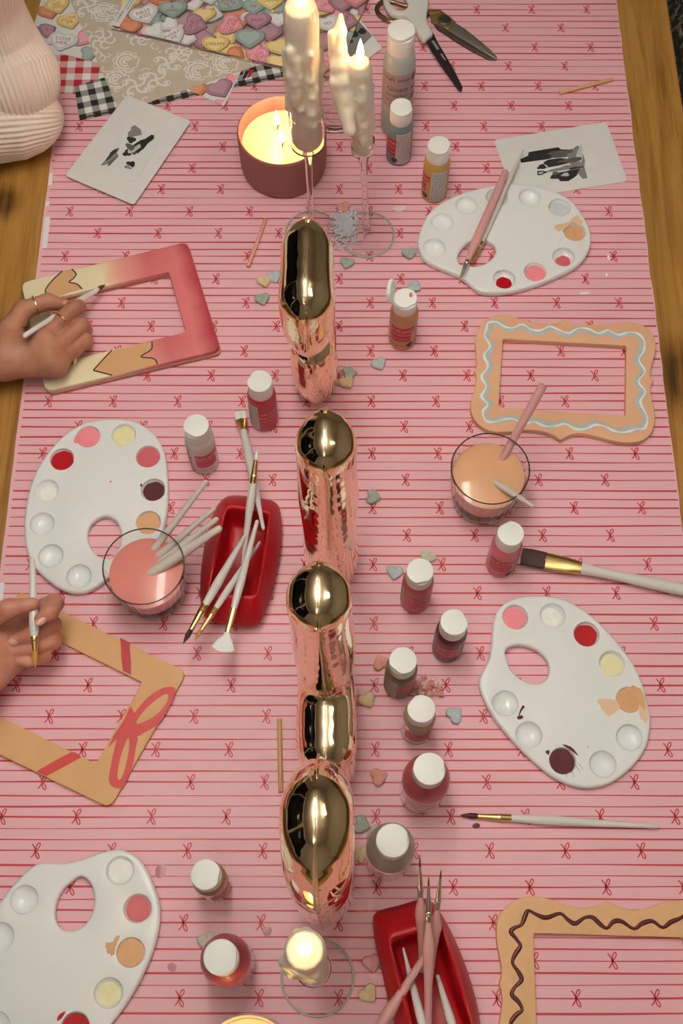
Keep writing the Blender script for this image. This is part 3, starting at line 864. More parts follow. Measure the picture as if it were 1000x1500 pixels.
    o2 = zpx(dense(out, [8, 20, 32, 45]), X0, Y0, S, zt)
    inn = zpx([(268, 156), (770, 184), (767, 470), (250, 436)], X0, Y0, S, zt)
    c = np.mean(np.array(o2), 0)
    t = thing('picture_frame', 'peach painted frame with scalloped outline and wavy grey blue icing line', 'picture frame', (c[0], c[1], SURF))
    part('body', plate_geo([o2, rounded_poly(inn, .003)], SURF, zt, .0007), M('peach_frame_paint', C(218, 164, 122), .5, noise=(30, .03)), t)
    wv = [(213, 98), (245, 92), (280, 112), (312, 118), (350, 104), (385, 124), (420, 130), (460, 114), (500, 130), (535, 140), (570, 121), (610, 122), (650, 140), (690, 127), (730, 145), (770, 134), (812, 140), (836, 172), (832, 210), (813, 245), (838, 290), (811, 330), (838, 370), (818, 412), (846, 470), (838, 514), (800, 520), (760, 531), (720, 528), (680, 509), (640, 500), (600, 516), (560, 516), (520, 495), (480, 505), (440, 505), (400, 489), (360, 496), (320, 479), (280, 479), (240, 491), (205, 486), (193, 450), (213, 420), (188, 390), (207, 350), (189, 310), (216, 270), (199, 225), (223, 190), (201, 150), (208, 120)]
    w2 = zpx(smooth_closed(wv, 4), X0, Y0, S, zt); cc = np.array([np.mean([p[0] for p in w2]), np.mean([p[1] for p in w2])])
    def raised(pts, wdt, z, h, mat, name, par, closed=True, label=None):
        """a rounded bead of paint"""
        v = []; f = []; n = len(pts); rows = [(-.5, 0), (-.32, .8), (0, 1), (.32, .8), (.5, 0)]
        A = [np.array(p[:2]) for p in pts]
        for i in range(n):
            a_ = A[i - 1] if closed or i else A[i]; b_ = A[(i + 1) % n] if closed or i < n - 1 else A[i]
            d = (b_ - a_); d = d / (np.linalg.norm(d) + 1e-12); nn = np.array([-d[1], d[0]]); ww = wdt[i] if hasattr(wdt, '__len__') else wdt
            for s, hh in rows: q = A[i] + nn * ww * s; v.append((q[0], q[1], z + h * hh))
        for i in range(n if closed else n - 1):
            j = (i + 1) % n
            for k in range(4): f.append((i * 5 + k, j * 5 + k, j * 5 + k + 1, i * 5 + k + 1))
        f = [tuple(reversed(q)) for q in f]
        return MB().add(v, f, mat).build(name, par, True, label=label)
    n = len(w2)
    raised(w2, [.0084 + .0016 * math.sin(i * .37) for i in range(n)], zt - .0001, .0006, M('icing_grey', C(176, 178, 168), .35, noise=(80, .06)), 'icing_line', t, label='grey blue wavy painted line')
    w3 = [tuple(np.array(p) + (np.array(p) - cc) / np.linalg.norm(np.array(p) - cc) * .0024) for p in w2]
    raised(w3, [.0026 + .0008 * math.sin(i * .9) for i in range(n)], zt + .0002, .0009, M('icing_white', C(232, 226, 212), .3), 'icing_highlight', t, label='white painted highlight line')
    # --- scalloped wooden frame at the bottom right with a dark squiggle
    zt = .0085; X0, Y0, S = 700, 1280, 3.333
    q4 = [(103, 540), (113, 505), (115, 460), (105, 400), (92, 330), (90, 262), (100, 214), (130, 168), (180, 130), (240, 110), (300, 112), (370, 130), (430, 155), (500, 168), (560, 160), (600, 148), (627, 135)]
    Tip = np.array(zpx([(103, 540)], X0, Y0, S, zt)[0]); Tp = np.array(zpx([(627, 135)], X0, Y0, S, zt)[0])
    ang = math.radians(-1.6); ux = np.array([math.cos(ang), math.sin(ang)]); uy = np.array([-ux[1], ux[0]])
    cen = Tip + ux * ((Tp - Tip) @ ux)
    quarter = [np.array(p) for p in zpx(smooth_open(q4, 3), X0, Y0, S, zt)]
    loc = [((p - cen) @ ux, (p - cen) @ uy) for p in quarter]
    full = loc + [(-x, y) for x, y in reversed(loc[:-1])] + [(-x, -y) for x, y in loc[1:]] + [(x, -y) for x, y in reversed(loc[1:-1])]
    o2 = [tuple(cen + ux * x + uy * y) for x, y in full]
    il = zpx([(270, 289)], X0, Y0, S, zt)[0]; il = np.array(il); lx, ly = (il - cen) @ ux, (il - cen) @ uy
    inn = [tuple(cen + ux * x + uy * y) for x, y in ((lx, ly), (-lx, ly), (-lx, -ly), (lx, -ly))]
    t = thing('picture_frame', 'unpainted scalloped wooden frame with a dark red squiggle in the bottom right corner', 'picture frame', (cen[0], cen[1], SURF))
    part('body', plate_geo([o2, rounded_poly(inn, .003)], SURF, zt, .0006), M('mdf_face', C(214, 164, 112), .6, noise=(150, .03)), t)
    sq = [(160, 733), (185, 690), (215, 665), (197, 625), (165, 590), (178, 555), (212, 520), (197, 480), (168, 435), (183, 390), (206, 352), (186, 318), (160, 284), (178, 264), (212, 248), (230, 205), (246, 180), (290, 202), (335, 214), (400, 194), (440, 226), (475, 243), (520, 214), (560, 214), (600, 250), (630, 265), (660, 234), (700, 232), (760, 268), (800, 243), (850, 231), (900, 262), (940, 236), (980, 220)]
    sl = [((np.array(p) - cen) @ ux, (np.array(p) - cen) @ uy) for p in zpx(sq, X0, Y0, S, zt)]
    qa = [p for p in sl if p[1] > 0 and p[0] < 0]          # from the left middle round to the top middle
    loop = sl + [(-x, y) for x, y in reversed(qa) if -x > sl[-1][0] + .004] + [(-x, -y) for x, y in qa if True] + [(x, -y) for x, y in reversed(qa) if -y < sl[0][1] - .004]
    loop = smooth_closed(loop, 4)
    raised([tuple(cen + ux * x + uy * y) for x, y in loop], [.0040 + .0008 * math.sin(i * .55) for i in range(len(loop))], zt - .0001, .0012, M('burgundy_paint', C(86, 24, 26), .3), 'squiggle', t, True, label='dark burgundy painted squiggle')
build_frames()

# ================================================================ paint palettes
PAL_Z = .011
def palette_template():
    """outline, thumb hole and ten wells of the palette at the right, as local coordinates in metres"""
    X0, Y0, S = 660, 850, 2.941
    out = [(350, 65), (450, 70), (540, 105), (640, 180), (740, 290), (810, 400), (850, 520), (862, 620), (842, 720), (785, 800), (705, 865), (620, 892), (530, 885), (440, 845), (350, 772), (250, 672), (180, 582), (136, 495), (121, 440), (134, 398), (163, 340), (177, 270), (181, 195), (200, 130), (246, 88), (298, 70)]
    wells = [(278, 158), (440, 150), (585, 232), (695, 358), (768, 515), (770, 677), (655, 792), (482, 778), (337, 665), (235, 530)]
    hole = [(245, 345), (235, 312), (250, 288), (290, 276), (340, 284), (385, 308), (416, 345), (425, 385), (412, 425), (380, 444), (335, 440), (285, 412), (255, 375)]
    o = zpx(smooth_closed(out, 3), X0, Y0, S, PAL_Z); w_ = zpx(wells, X0, Y0, S, PAL_Z); h = zpx(smooth_closed(hole, 3), X0, Y0, S, PAL_Z)
    c = np.mean(np.array(w_), 0)
    L = lambda q: [np.array(p) - c for p in q]
    return L(o), L(h), L(w_), c
PT = palette_template()
m_pal = M('palette_plastic', C(226, 221, 208), .22, spec=.5)
m_well = M('palette_well_plastic', C(226, 221, 208), .15, spec=.6)
PAINT = {k: M('paint_' + k, C(*v), .3, spec=.35, noise=(90, .05)) for k, v in dict(pink=(232, 132, 134), white=(232, 226, 206), red=(172, 8, 22), cream=(228, 214, 160), rose=(198, 92, 92), peach=(210, 156, 106), burgundy=(84, 22, 24), grey=(196, 198, 192)).items()}
def well_r(): return .0136
def palette(label, fit, paints, smears=()):
    """fit = {index of well (or 'hole'): pixel}; paints = {index: (colour, share of the well's radius, dx, dy)}"""
    src = []; dst = []
    for k, p in fit.items():
        src.append(np.mean(np.array(PT[1]), 0) if k == 'hole' else PT[2][k]); dst.append(np.array(px2([p], PAL_Z)[0]))
    src = np.array(src); dst = np.array(dst)
    a = src[:, 0] + 1j * src[:, 1]; b = dst[:, 0] + 1j * dst[:, 1]
    a0, b0 = a.mean(), b.mean()
    k = ((b - b0) * np.conj(a - a0)).sum() / (abs(a - a0) ** 2).sum(); k /= abs(k)
    print('palette fit', label[:30], 'err mm', np.round(abs(b - b0 - k * (a - a0)) * 1000, 1))
    T = lambda p: ((b0 + k * (complex(*p) - a0)).real, (b0 + k * (complex(*p) - a0)).imag)
    cx, cy = T((0, 0))
    t = thing('paint_palette', label, 'palette', (cx, cy, SURF), 'white plastic paint palettes')
    R = well_r()
    wl = [[(T(c)[0] + R * math.cos(2 * PI * i / 32), T(c)[1] + R * math.sin(2 * PI * i / 32)) for i in range(32)] for c in PT[2]]
    part('body', plate_geo([[T(p) for p in PT[0]], [T(p) for p in PT[1]]] + wl, SURF, PAL_Z, [.0034, .0030] + [.0009] * 10, 3), m_pal, t)
    for i, c in enumerate(PT[2]):
        x, y = T(c)
        dep = .0088; prof = [(0.0, PAL_Z - dep - .0009), (.008, PAL_Z - dep - .0004), (R + .0030, PAL_Z - .0036), (R + .0022, PAL_Z - .0006), (R + .0006, PAL_Z - .0022)]
        bowl = [(R * math.sin(a_), PAL_Z - .0012 - (dep - .0012) * math.cos(a_)) for a_ in np.linspace(PI / 2, 0, 9)]
        bowl[-1] = (0.0, bowl[-1][1])
        o = part('well', lathe(prof[:4] + bowl, 32, (x, y, 0)), m_well, t, angle=60)
        if i in paints:
            col, s, dx, dy = paints[i]; rr = R * s
            # level of the paint where its rim meets the bowl
            zz = PAL_Z - .0012 - (dep - .0012) * math.sqrt(max(0, 1 - min(s, .97) ** 2))
            rnd = random.Random(i * 7 + int(rr * 1e5)); ph = rnd.uniform(0, 6)
            pr = [(0.0, zz - .0004), (rr * .5, zz - .0002)] + [(rr, zz), (rr * .96, zz + .0007), (rr * .75, zz + .0008), (rr * .4, zz + .0005), (0.0, zz + .0006)]
            wob = lambda j, a_, ph=ph: 1 + .03 * math.sin(3 * a_ + ph) + .02 * math.sin(7 * a_ + 2 * ph)
            part('paint', lathe(pr, 36, (x + dx * R, y + dy * R, 0), mod=wob), PAINT[col], o, label=col + ' paint')
    for si, (col, pts, ww) in enumerate(smears):
        q = px2(pts, PAL_Z)
        if ww: rv, rf = ribbon2d(smooth_open(q, 4), [ww * (1 - .8 * i / (4 * (len(q) - 1))) for i in range(4 * (len(q) - 1) + 1)])
        else:
            rr_ = random.Random(si * 31 + 5); rv = smooth_closed(q, 5); cq = np.mean(np.array(rv), 0)
            rv = [tuple(cq + (np.array(p) - cq) * rr_.uniform(.9, 1.1)) for p in rv]; rf = [tuple(range(len(rv)))]
        bm_mat = PAINT[col] if col in PAINT else M('paint_' + col)
        MB().add(up(rv, PAL_Z + .00012 + si * .00004), rf, bm_mat).build('paint_smear', t, False, label=col + ' paint smear')
M('paint_wash', C(222, 182, 140), .4)
palette('white palette at the right with burgundy drips and a red well', {i: p for i, p in enumerate([(754.5, 903.7), (809.6, 901), (858.9, 928.9), (896.3, 971.7), (921, 1025), (921.8, 1080), (882.7, 1119.3), (823.9, 1114.5), (774.6, 1076), (739.9, 1030)])},
        {0: ('pink', .93, -.05, -.02), 1: ('white', .8, -.1, -.08), 2: ('red', .92, -.05, -.05), 3: ('cream', .9, .0, -.08), 4: ('peach', .98, 0, 0), 7: ('burgundy', .96, -.02, 0)},
        [('wash', [(875, 1025), (903, 1027), (905, 1040), (890, 1049), (880, 1036)], 0), ('wash', [(935, 1042), (943, 1020), (949, 1050), (944, 1058)], 0), ('peach', [(924, 1007), (940, 1012), (946, 1040), (938, 1035)], 0), ('burgundy', [(767, 1034), (762, 1042), (759, 1052)], .003), ('burgundy', [(757, 1050), (764, 1048), (766, 1052), (759, 1054)], 0),
         ('burgundy', [(798, 1101), (804, 1099), (803, 1106)], 0), ('burgundy', [(824, 1091), (834, 1093), (842, 1100), (846, 1107), (838, 1101), (829, 1095)], 0), ('burgundy', [(842, 1120), (850, 1132)], .0006), ('burgundy', [(836, 1128), (841, 1140)], .0006), ('burgundy', [(829, 1131), (830, 1142)], .0006), ('burgundy', [(846, 1118), (855, 1128)], .0005), ('burgundy', [(860, 1093), (861.5, 1094), (860, 1095)], 0)])
palette('white palette on the left behind the glass of pink water', {9: (115, 841.4), 'hole': (156, 783.5), 8: (72, 813), 7: (60.6, 766.4), 6: (67.5, 719), 5: (91.5, 675.5), 4: (129, 642.5), 3: (181.5, 638.6), 2: (216.6, 668.6), 1: (226.5, 714.5), 0: (217.5, 762.5)} if False else
        {0: (115, 841.4), 1: (72, 813), 2: (60.6, 766.4), 3: (67.5, 719), 4: (91.5, 675.5), 5: (129, 642.5), 6: (181.5, 638.6), 7: (216.6, 668.6), 8: (226.5, 714.5), 9: (217.5, 762.5)},
        {3: ('white', .7, .05, -.1), 4: ('red', .94, 0, -.05), 5: ('pink', .98, 0, 0), 6: ('cream', .93, 0, -.03), 7: ('rose', .96, 0, 0), 8: ('burgundy', .9, .03, -.03), 9: ('peach', .97, 0, 0)},
        [('pink', [(110, 640), (118, 634), (120, 642), (113, 650), (108, 647)], 0), ('cream', [(170, 654), (178, 656), (174, 652)], 0), ('burgundy', [(205, 712), (207, 708), (208.5, 713)], 0), ('rose', [(161, 705), (163, 704), (163, 706.5), (161, 707)], 0)])
palette('white palette at the top right with two brushes lying across it', {0: (635, 361.5), 1: (645.8, 323.7), 2: (682.9, 300.7), 4: (775.4, 289.9), 5: (818.6, 303), 6: (843, 339), 7: (825.8, 376.3), 8: (787, 399.3), 9: (738, 408.7)},
        {5: ('grey', .88, 0, -.1), 6: ('peach', .9, 0, 0), 7: ('rose', .7, 0, -.25), 8: ('pink', .93, .05, -.05), 9: ('red', .72, 0, -.2)},
        [('wash', [(814, 330), (830, 326), (845, 316), (853, 326), (850, 332), (838, 326), (825, 337), (816, 338)], 0), ('wash', [(822, 349), (817, 361)], .0007), ('wash', [(835, 354), (833, 362)], .0006), ('wash', [(846, 354), (852, 372)], .0007), ('wash', [(850, 352), (857, 366)], .0006)])
palette('white palette in the bottom left corner running out of the picture', {0: (178, 1275), 1: (204, 1329.7), 2: (191, 1394.7), 3: (158.6, 1454.5), 4: (108, 1499.5), 9: (33, 1320.6), 'hole': (108, 1326.6)},
        {0: ('white', .88, 0, 0), 1: ('rose', .9, .02, 0), 2: ('peach', .98, 0, 0), 3: ('cream', .8, 0, -.05), 4: ('red', .95, 0, -.05)},
        [('peach', [(155, 1382), (164, 1380), (170, 1372), (176, 1371), (170, 1385), (167, 1400), (158, 1396)], 0), ('red', [(86, 1487), (96, 1482), (90, 1492), (84, 1495)], 0)])

# ================================================================ paint bottles
m_cap = M('bottle_cap_white', C(230, 224, 208), .4)
m_lblred = M('label_red', C(178, 22, 34), .35); m_lbltxt = M('label_text_white', C(226, 170, 160), .4); m_lblblk = M('label_black', C(50, 40, 36), .4)
m_lblwhite = M('label_white', C(206, 196, 180), .45)
def on_cyl(v2, f, cx, cy, r, a0, z):
    """wrap flat lettering (metres) on an upright cylinder; a0 = direction it faces"""
    return [(cx + r * math.cos(a0 + x / r), cy + r * math.sin(a0 + x / r), z + y) for x, y in v2], f
def patch(x0, x1, y0, y1, n=8):
    v = []; 
    for i in range(n + 1):
        x = x0 + (x1 - x0) * i / n; v += [(x, y0), (x, y1)]
    return v, [(2 * i, 2 * i + 2, 2 * i + 3, 2 * i + 1) for i in range(n)]
def bottle(label, cap_px, paint, size='small', face=-90, cap_notch=-60, clear=False, open_cap=False, back=None, mark='black', shade=None):
    """cap_px: pixel of the centre of the cap's top; face: direction (deg) the front label looks; back: direction of the white text panel"""
    hgt, R, rc, ch = dict(small=(.092, .0163, .0138, .022), big=(.122, .0232, .0152, .020), tall=(.166, .0200, .0166, .030))[size]
    p = P(*cap_px, hgt); x, y = p.x, p.y
    t = thing('paint_bottle', label, 'paint bottle', (x, y, SURF), 'craft paint bottles')
    sh = hgt - ch; bz = SURF
    col = C(*paint)
    fill = M('bottle_%d_%d_%d' % paint, col, .32, coat=.15, spec=.4)
    if size == 'small': prof = [(.0, bz), (R * .86, bz), (R * .97, bz + .0012), (R, bz + .004), (R, sh - .010), (R * .985, sh - .0065), (R * .90, sh - .003), (rc * .98, sh - .001), (rc * .9, sh + .0015), (0.0, sh + .0015)]
    elif size == 'big': prof = [(.0, bz), (R * .86, bz), (R * .97, bz + .0015), (R, bz + .005), (R, sh - .030), (R * .975, sh - .022), (R * .90, sh - .013), (R * .78, sh - .006), (rc * 1.02, sh - .001), (rc * .9, sh + .001), (0.0, sh + .001)]
    else: prof = [(.0, bz), (R * .86, bz), (R * .97, bz + .0015), (R, bz + .005), (R, sh - .028), (R * .98, sh - .020), (R * .93, sh - .011), (rc * 1.02, sh - .001), (rc * .9, sh + .001), (0.0, sh + .001)]
    if clear:
        # see-through bottle with paint left only in its shoulder and as a film
        gl = M('clear_plastic', (.95, .93, .92), .06, trans=1.0, ior=1.25)
        part('body', lathe(prof, 40, (x, y, 0)), gl, t, angle=50)
        zc = sh - clear
        inner = [(0.0, zc), (R * .93, zc + .001)] + [(r * .955, z) for r, z in prof if z > zc + .002 and z < sh and r > rc * .95] + [(rc * .86, sh - .0005), (0.0, sh - .0002)]
        part('paint', lathe(inner, 40, (x, y, 0)), fill, t, label='paint filling the shoulder')
    else:
        part('body', lathe(prof, 40, (x, y, 0)), fill, t, angle=50)
    # cap: collar plus flip lid with a notch
    cz = sh
    a_n = math.radians(cap_notch)
    def notch_loop(r, k=40, cut=True):
        pts = []
        for i in range(k):
            a = 2 * PI * i / k; q = np.array([math.cos(a), math.sin(a)]) * r
            if cut:
                d = q @ np.array([math.cos(a_n), math.sin(a_n)]); lim = r * .90
                if d > lim: q = q - np.array([math.cos(a_n), math.sin(a_n)]) * (d - lim)
            pts.append((x + q[0], y + q[1]))
        return pts
    cap = part('cap', plate_geo([notch_loop(rc, cut=False)], cz, hgt - .0055, .0006), m_cap, t)
    if not open_cap:
        part('lid', plate_geo([notch_loop(rc * 1.0)], hgt - .0052, hgt, .0009), m_cap, cap)
    else:
        ah = math.radians(168); hx, hy = x + math.cos(ah) * rc * 1.0, y + math.sin(ah) * rc * 1.0
        part('top', plate_geo([notch_loop(rc * .96)], hgt - .0052, hgt - .003, .0006), m_cap, cap)
        part('spout', lathe([(.0022, hgt - .0032), (.0020, hgt + .0006), (.0009, hgt + .0006), (.0009, hgt - .001), (0, hgt - .001)], 16, (x + .006, y + .003, 0)), M('paint_peach'), cap)
        v, f = plate_geo([[(rc * math.cos(a), rc * math.sin(a)) for a in np.linspace(0, 2 * PI, 37)[:-1]]], -.0023, .0023, .0008)
        tilt = math.radians(104)
        Mx = Matrix.Translation((hx, hy, hgt - .004)) @ Matrix.Rotation(ah, 4, 'Z') @ Matrix.Rotation(-tilt, 4, 'Y') @ Matrix.Translation((rc * .0 + rc, 0, 0)) if False else \
             Matrix.Translation((hx, hy, hgt - .009)) @ Matrix.Rotation(ah, 4, 'Z') @ Matrix.Rotation(-math.radians(78), 4, 'Y') @ Matrix.Translation((rc, 0, 0))
        part('lid', ([Mx @ q for q in v], f), m_cap, cap, label='flip lid standing open')
    # printed label
    af = math.radians(face); rl = R + .00012
    if size == 'small':
        mb = MB()
        mb.add(*on_cyl(*patch(-.0145, .0165, .0385, .0490), x, y, rl, af, 0), m_lblred)
        mb.add(*on_cyl(*patch(-.0145, .0115, .0205, .0375), x, y, rl, af, 0), m_lblred)
        q = text_geo('craft smart', .0066); mb.add(*on_cyl([(a + .001, b) for a, b in q[0]], q[1], x, y, rl + .0001, af, .043), m_lbltxt)
        q = text_geo('Acrylic Paint', .0044); mb.add(*on_cyl([(a - .001, b) for a, b in q[0]], q[1], x, y, rl + .0001, af, .034), m_lbltxt)
        q = text_geo('Peinture acrylique', .0033); mb.add(*on_cyl([(a - .001, b) for a, b in q[0]], q[1], x, y, rl + .0001, af, .0265), m_lbltxt)
        q = text_geo('2 fl oz / 59 ml', .0038); mb.add(*on_cyl([(a - .003, b) for a, b in q[0]], q[1], x, y, rl + .0001, af, .012), m_lblblk)
        if mark:
            q = [(.011 + .0042 * math.cos(a) * (1 + .15 * math.sin(3 * a)), .0125 + .0045 * math.sin(a)) for a in np.linspace(0, 5.9, 14)]
            mb.add(*on_cyl(q, [tuple(range(14))], x, y, rl + .00012, af, 0), m_lblblk)
        mb.build('front_label', t, False)
        ab = math.radians(back if back is not None else face + 105)
        mb = MB(); mb.add(*on_cyl(*patch(-.010, .010, .006, .060), x, y, rl, ab, 0), m_lblwhite)
        rnd = random.Random(int(x * 1e4))
        tm = M('label_small_print', C(112, 100, 90), .5)
        for k in range(17):
            zz = .0575 - k * .003
            xx = -.009
            while xx < .0085:
                l = rnd.uniform(.0012, .0034); mb.add(*on_cyl(*patch(xx, min(xx + l, .009), zz - .0014, zz, 2), x, y, rl + .0001, ab, 0), tm); xx += l + .0009
        mb.build('back_label', t, False)
    elif size == 'big':
        mb = MB()
        gm = M('label_faint', C(188, 150, 146), .4); 
        for z_, h_, x0, x1 in ((.056, .0012, -.02, .016), (.050, .0012, -.02, .02), (.030, .0010, -.018, .014)):
            mb.add(*on_cyl(*patch(x0, x1, z_, z_ + h_), x, y, rl, af, 0), gm)
        q = text_geo('craft smart', .0075); mb.add(*on_cyl(*q, x, y, rl, af, .042), gm)
        q = text_geo('Acrylic Paint', .005); mb.add(*on_cyl(*q, x, y, rl, af, .034), gm)
        mb.build('front_label', t, False)
        if mark == 'tab':
            mb = MB(); q = [(0, .052), (.006, .056), (.007, .048), (.001, .045)]
            mb.add(*on_cyl(q, [(0, 1, 2, 3)], x, y, rl + .0004, math.radians(-8), 0), m_lblblk); mb.build('barcode_mark', t, False)
    else:
        mb = MB()
        for s_, z_, k in (('craft smart', .104, .0095), ('Glossy', .088, .0105), ('Acrylic Paint', .0775, .006), ('Peinture acrylique', .069, .005)):
            q = text_geo(s_, k); mb.add(*on_cyl([(a - .007, b) for a, b in q[0]], q[1], x, y, rl, af, z_), m_lblblk)
        lm = M('label_taupe', C(96, 84, 74), .45)
        for z0, z1 in ((.098, .108), (.082, .0875), (.066, .076)):
            mb.add(*on_cyl(*patch(.0115, .026, z0, z1), x, y, rl + .0001, af, 0), lm)
        mb.build('front_label', t, False)
        part('label_band', ([(x + (R + .0001) * math.cos(a), y + (R + .0001) * math.sin(a), z) for z in (.055, .112) for a in np.linspace(0, 2 * PI, 41)[:-1]], [(i, (i + 1) % 40, 40 + (i + 1) % 40, 40 + i) for i in range(40)]), M('label_mauve', C(164, 136, 126), .4), t)
    return t
bottle('tall pale grey paint bottle behind a small blue grey one', (588, 43), (168, 168, 156), 'tall', -75)
bottle('small blue grey paint bottle in front of the tall grey bottle', (588, 156), (112, 124, 120), 'small', -150, 10, back=-72)
bottle('small ochre yellow paint bottle beside the top right palette', (643, 212), (186, 142, 70), 'small', -178, -20, back=-78)
bottle('peach paint bottle with its flip cap open', (594, 434), (190, 130, 82), 'small', -98, -60, open_cap=True, back=0)
bottle('raspberry red paint bottle left of the tall gold balloon', (380, 558), (176, 54, 60), 'small', -62, 150, back=-140, mark=None)
bottle('white paint bottle with a red label near the pink water glass', (287, 623), (206, 192, 176), 'small', -62, -122, back=-165, mark=None)
bottle('bright pink paint bottle beside the glass of peach water', (748, 781), (206, 104, 104), 'small', -104, 120, back=-20)
bottle('rose red paint bottle above the burgundy bottle', (615, 836), (176, 80, 70), 'small', -92, -78, back=170, mark=None)
bottle('dark burgundy paint bottle beside the right palette', (665, 911), (92, 34, 34), 'small', -98, 25, back=-25)
bottle('olive green paint bottle standing beside the burgundy bottle', (590, 967), (112, 98, 66), 'small', -60, -130, back=-140, mark=None)
bottle('nearly empty clear bottle with cream paint below the olive bottle', (617, 1038), (214, 188, 148), 'small', -90, 145, clear=.011, back=100, mark=None)
bottle('large round bottle of pink paint below the cream one', (629, 1126), (208, 96, 100), 'big', -95, 0, clear=.040, mark='tab')
bottle('large clear bottle with white paint beside the gold O balloon', (575, 1231), (196, 186, 172), 'big', -95, 0, clear=.036)
bottle('small cream bottle above the large pink bottle at bottom left', (301, 1281), (206, 166, 108), 'small', -40, -10, clear=.012, back=150, mark=None)
bottle('large round bottle of pink paint at the bottom left', (323, 1402), (200, 92, 98), 'big', -50, 0, clear=.042)

# ================================================================ water glasses
def water_glass(label, rim_px, liquid, lr, lvl=.058):
    h = .078; R = .0425; rb = .0350
    p = P(*rim_px, h); x, y = p.x, p.y
    t = thing('water_glass', label, 'glass', (x, y, SURF), 'glasses of paint water')
    gm = M('glass', (.99, .985, .98), .01, trans=1.0, ior=1.16)
    fl = lambda j, a: 1 + (.004 * math.cos(34 * a) if 1 <= j <= 5 else 0)
    b = SURF
    prof = [(0, b), (rb * .9, b), (rb, b + .003), (rb + .0018, b + .016), (rb + .0040, b + .036), (R - .001, b + .062), (R, h - .003), (R + .0001, h), (R - .0014, h),
            (R - .0016, h - .003), (R - .0028, b + .060), (rb + .0022, b + .036), (rb - .0002, b + .014), (rb * .88, b + .0075), (0, b + .007)]
    part('tumbler', lathe(prof, 136, (x, y, 0), mod=fl), gm, t, angle=60)
    rr = lambda z: np.interp(z, [b + .0075, b + .014, b + .036, b + .060, h], [rb * .88, rb - .0002, rb + .0022, R - .0028, R - .0016]) - .0006
    zs = [b + .0078, b + .014, b + .025, b + .036, b + .048, lvl]
    prof = [(0, zs[0])] + [(rr(z), z) for z in zs] + [(rr(lvl) - .0008, lvl + .0004), (0, lvl + .0003)]
    part('paint_water', lathe(prof, 64, (x, y, 0)), M('water_' + lr, C(*liquid), .08, noise=(25, .05), spec=.5), t, angle=50, label=lr + ' paint water')
    part('rim', tube([(x + (R - .0006) * math.cos(a), y + (R - .0006) * math.sin(a), h + .0002) for a in np.linspace(0, 2 * PI, 65)], .0007, 6, False), M('rim_dark', (.05, .035, .03), .2), t)
    return x, y
GR = water_glass('fluted glass of peach coloured paint water at the right', (718, 686), (218, 160, 116), 'peach', .060)
GL = water_glass('fluted glass of pink paint water at the left', (210, 829), (216, 128, 112), 'pink', .058)

# ================================================================ candles
m_wax = M('candle_wax', (.86, .78, .66), .35, sss=.8, noise=(60, .05))
m_hold = M('candlestick_glass', (.995, .99, .985), .01, trans=1.0, ior=1.22)
def flame(t, p, s=1.0, power=1.0, lean=0):
    prof = [(0, 0), (.0022, .0025), (.0037, .007), (.0038, .011), (.0026, .018), (.0011, .024), (0, .028)]
    o = part('flame', lathe([(r * s, z * s) for r, z in prof], 20, p), M('flame', (1, .8, .4), .5, emit=(1.0, .66, .28), estr=16.0), t)
    l = bpy.data.lights.new('flame_light', 'POINT'); l.energy = FLAME_W * power; l.color = (1.0, .58, .24); l.shadow_soft_size = .006
    lo = bpy.data.objects.new('flame_light', l); link(lo, t); lo.location = Vector(p) + Vector((0, 0, .034 * s)) - Vector(t.location)
    return o
def wick(t, p, h=.008):
    part('wick', tube([p, (p[0] + .001, p[1], p[2] + h * .6), (p[0] + .003, p[1] + .001, p[2] + h)], .0007, 6), M('wick', (.03, .02, .015), .9), t)
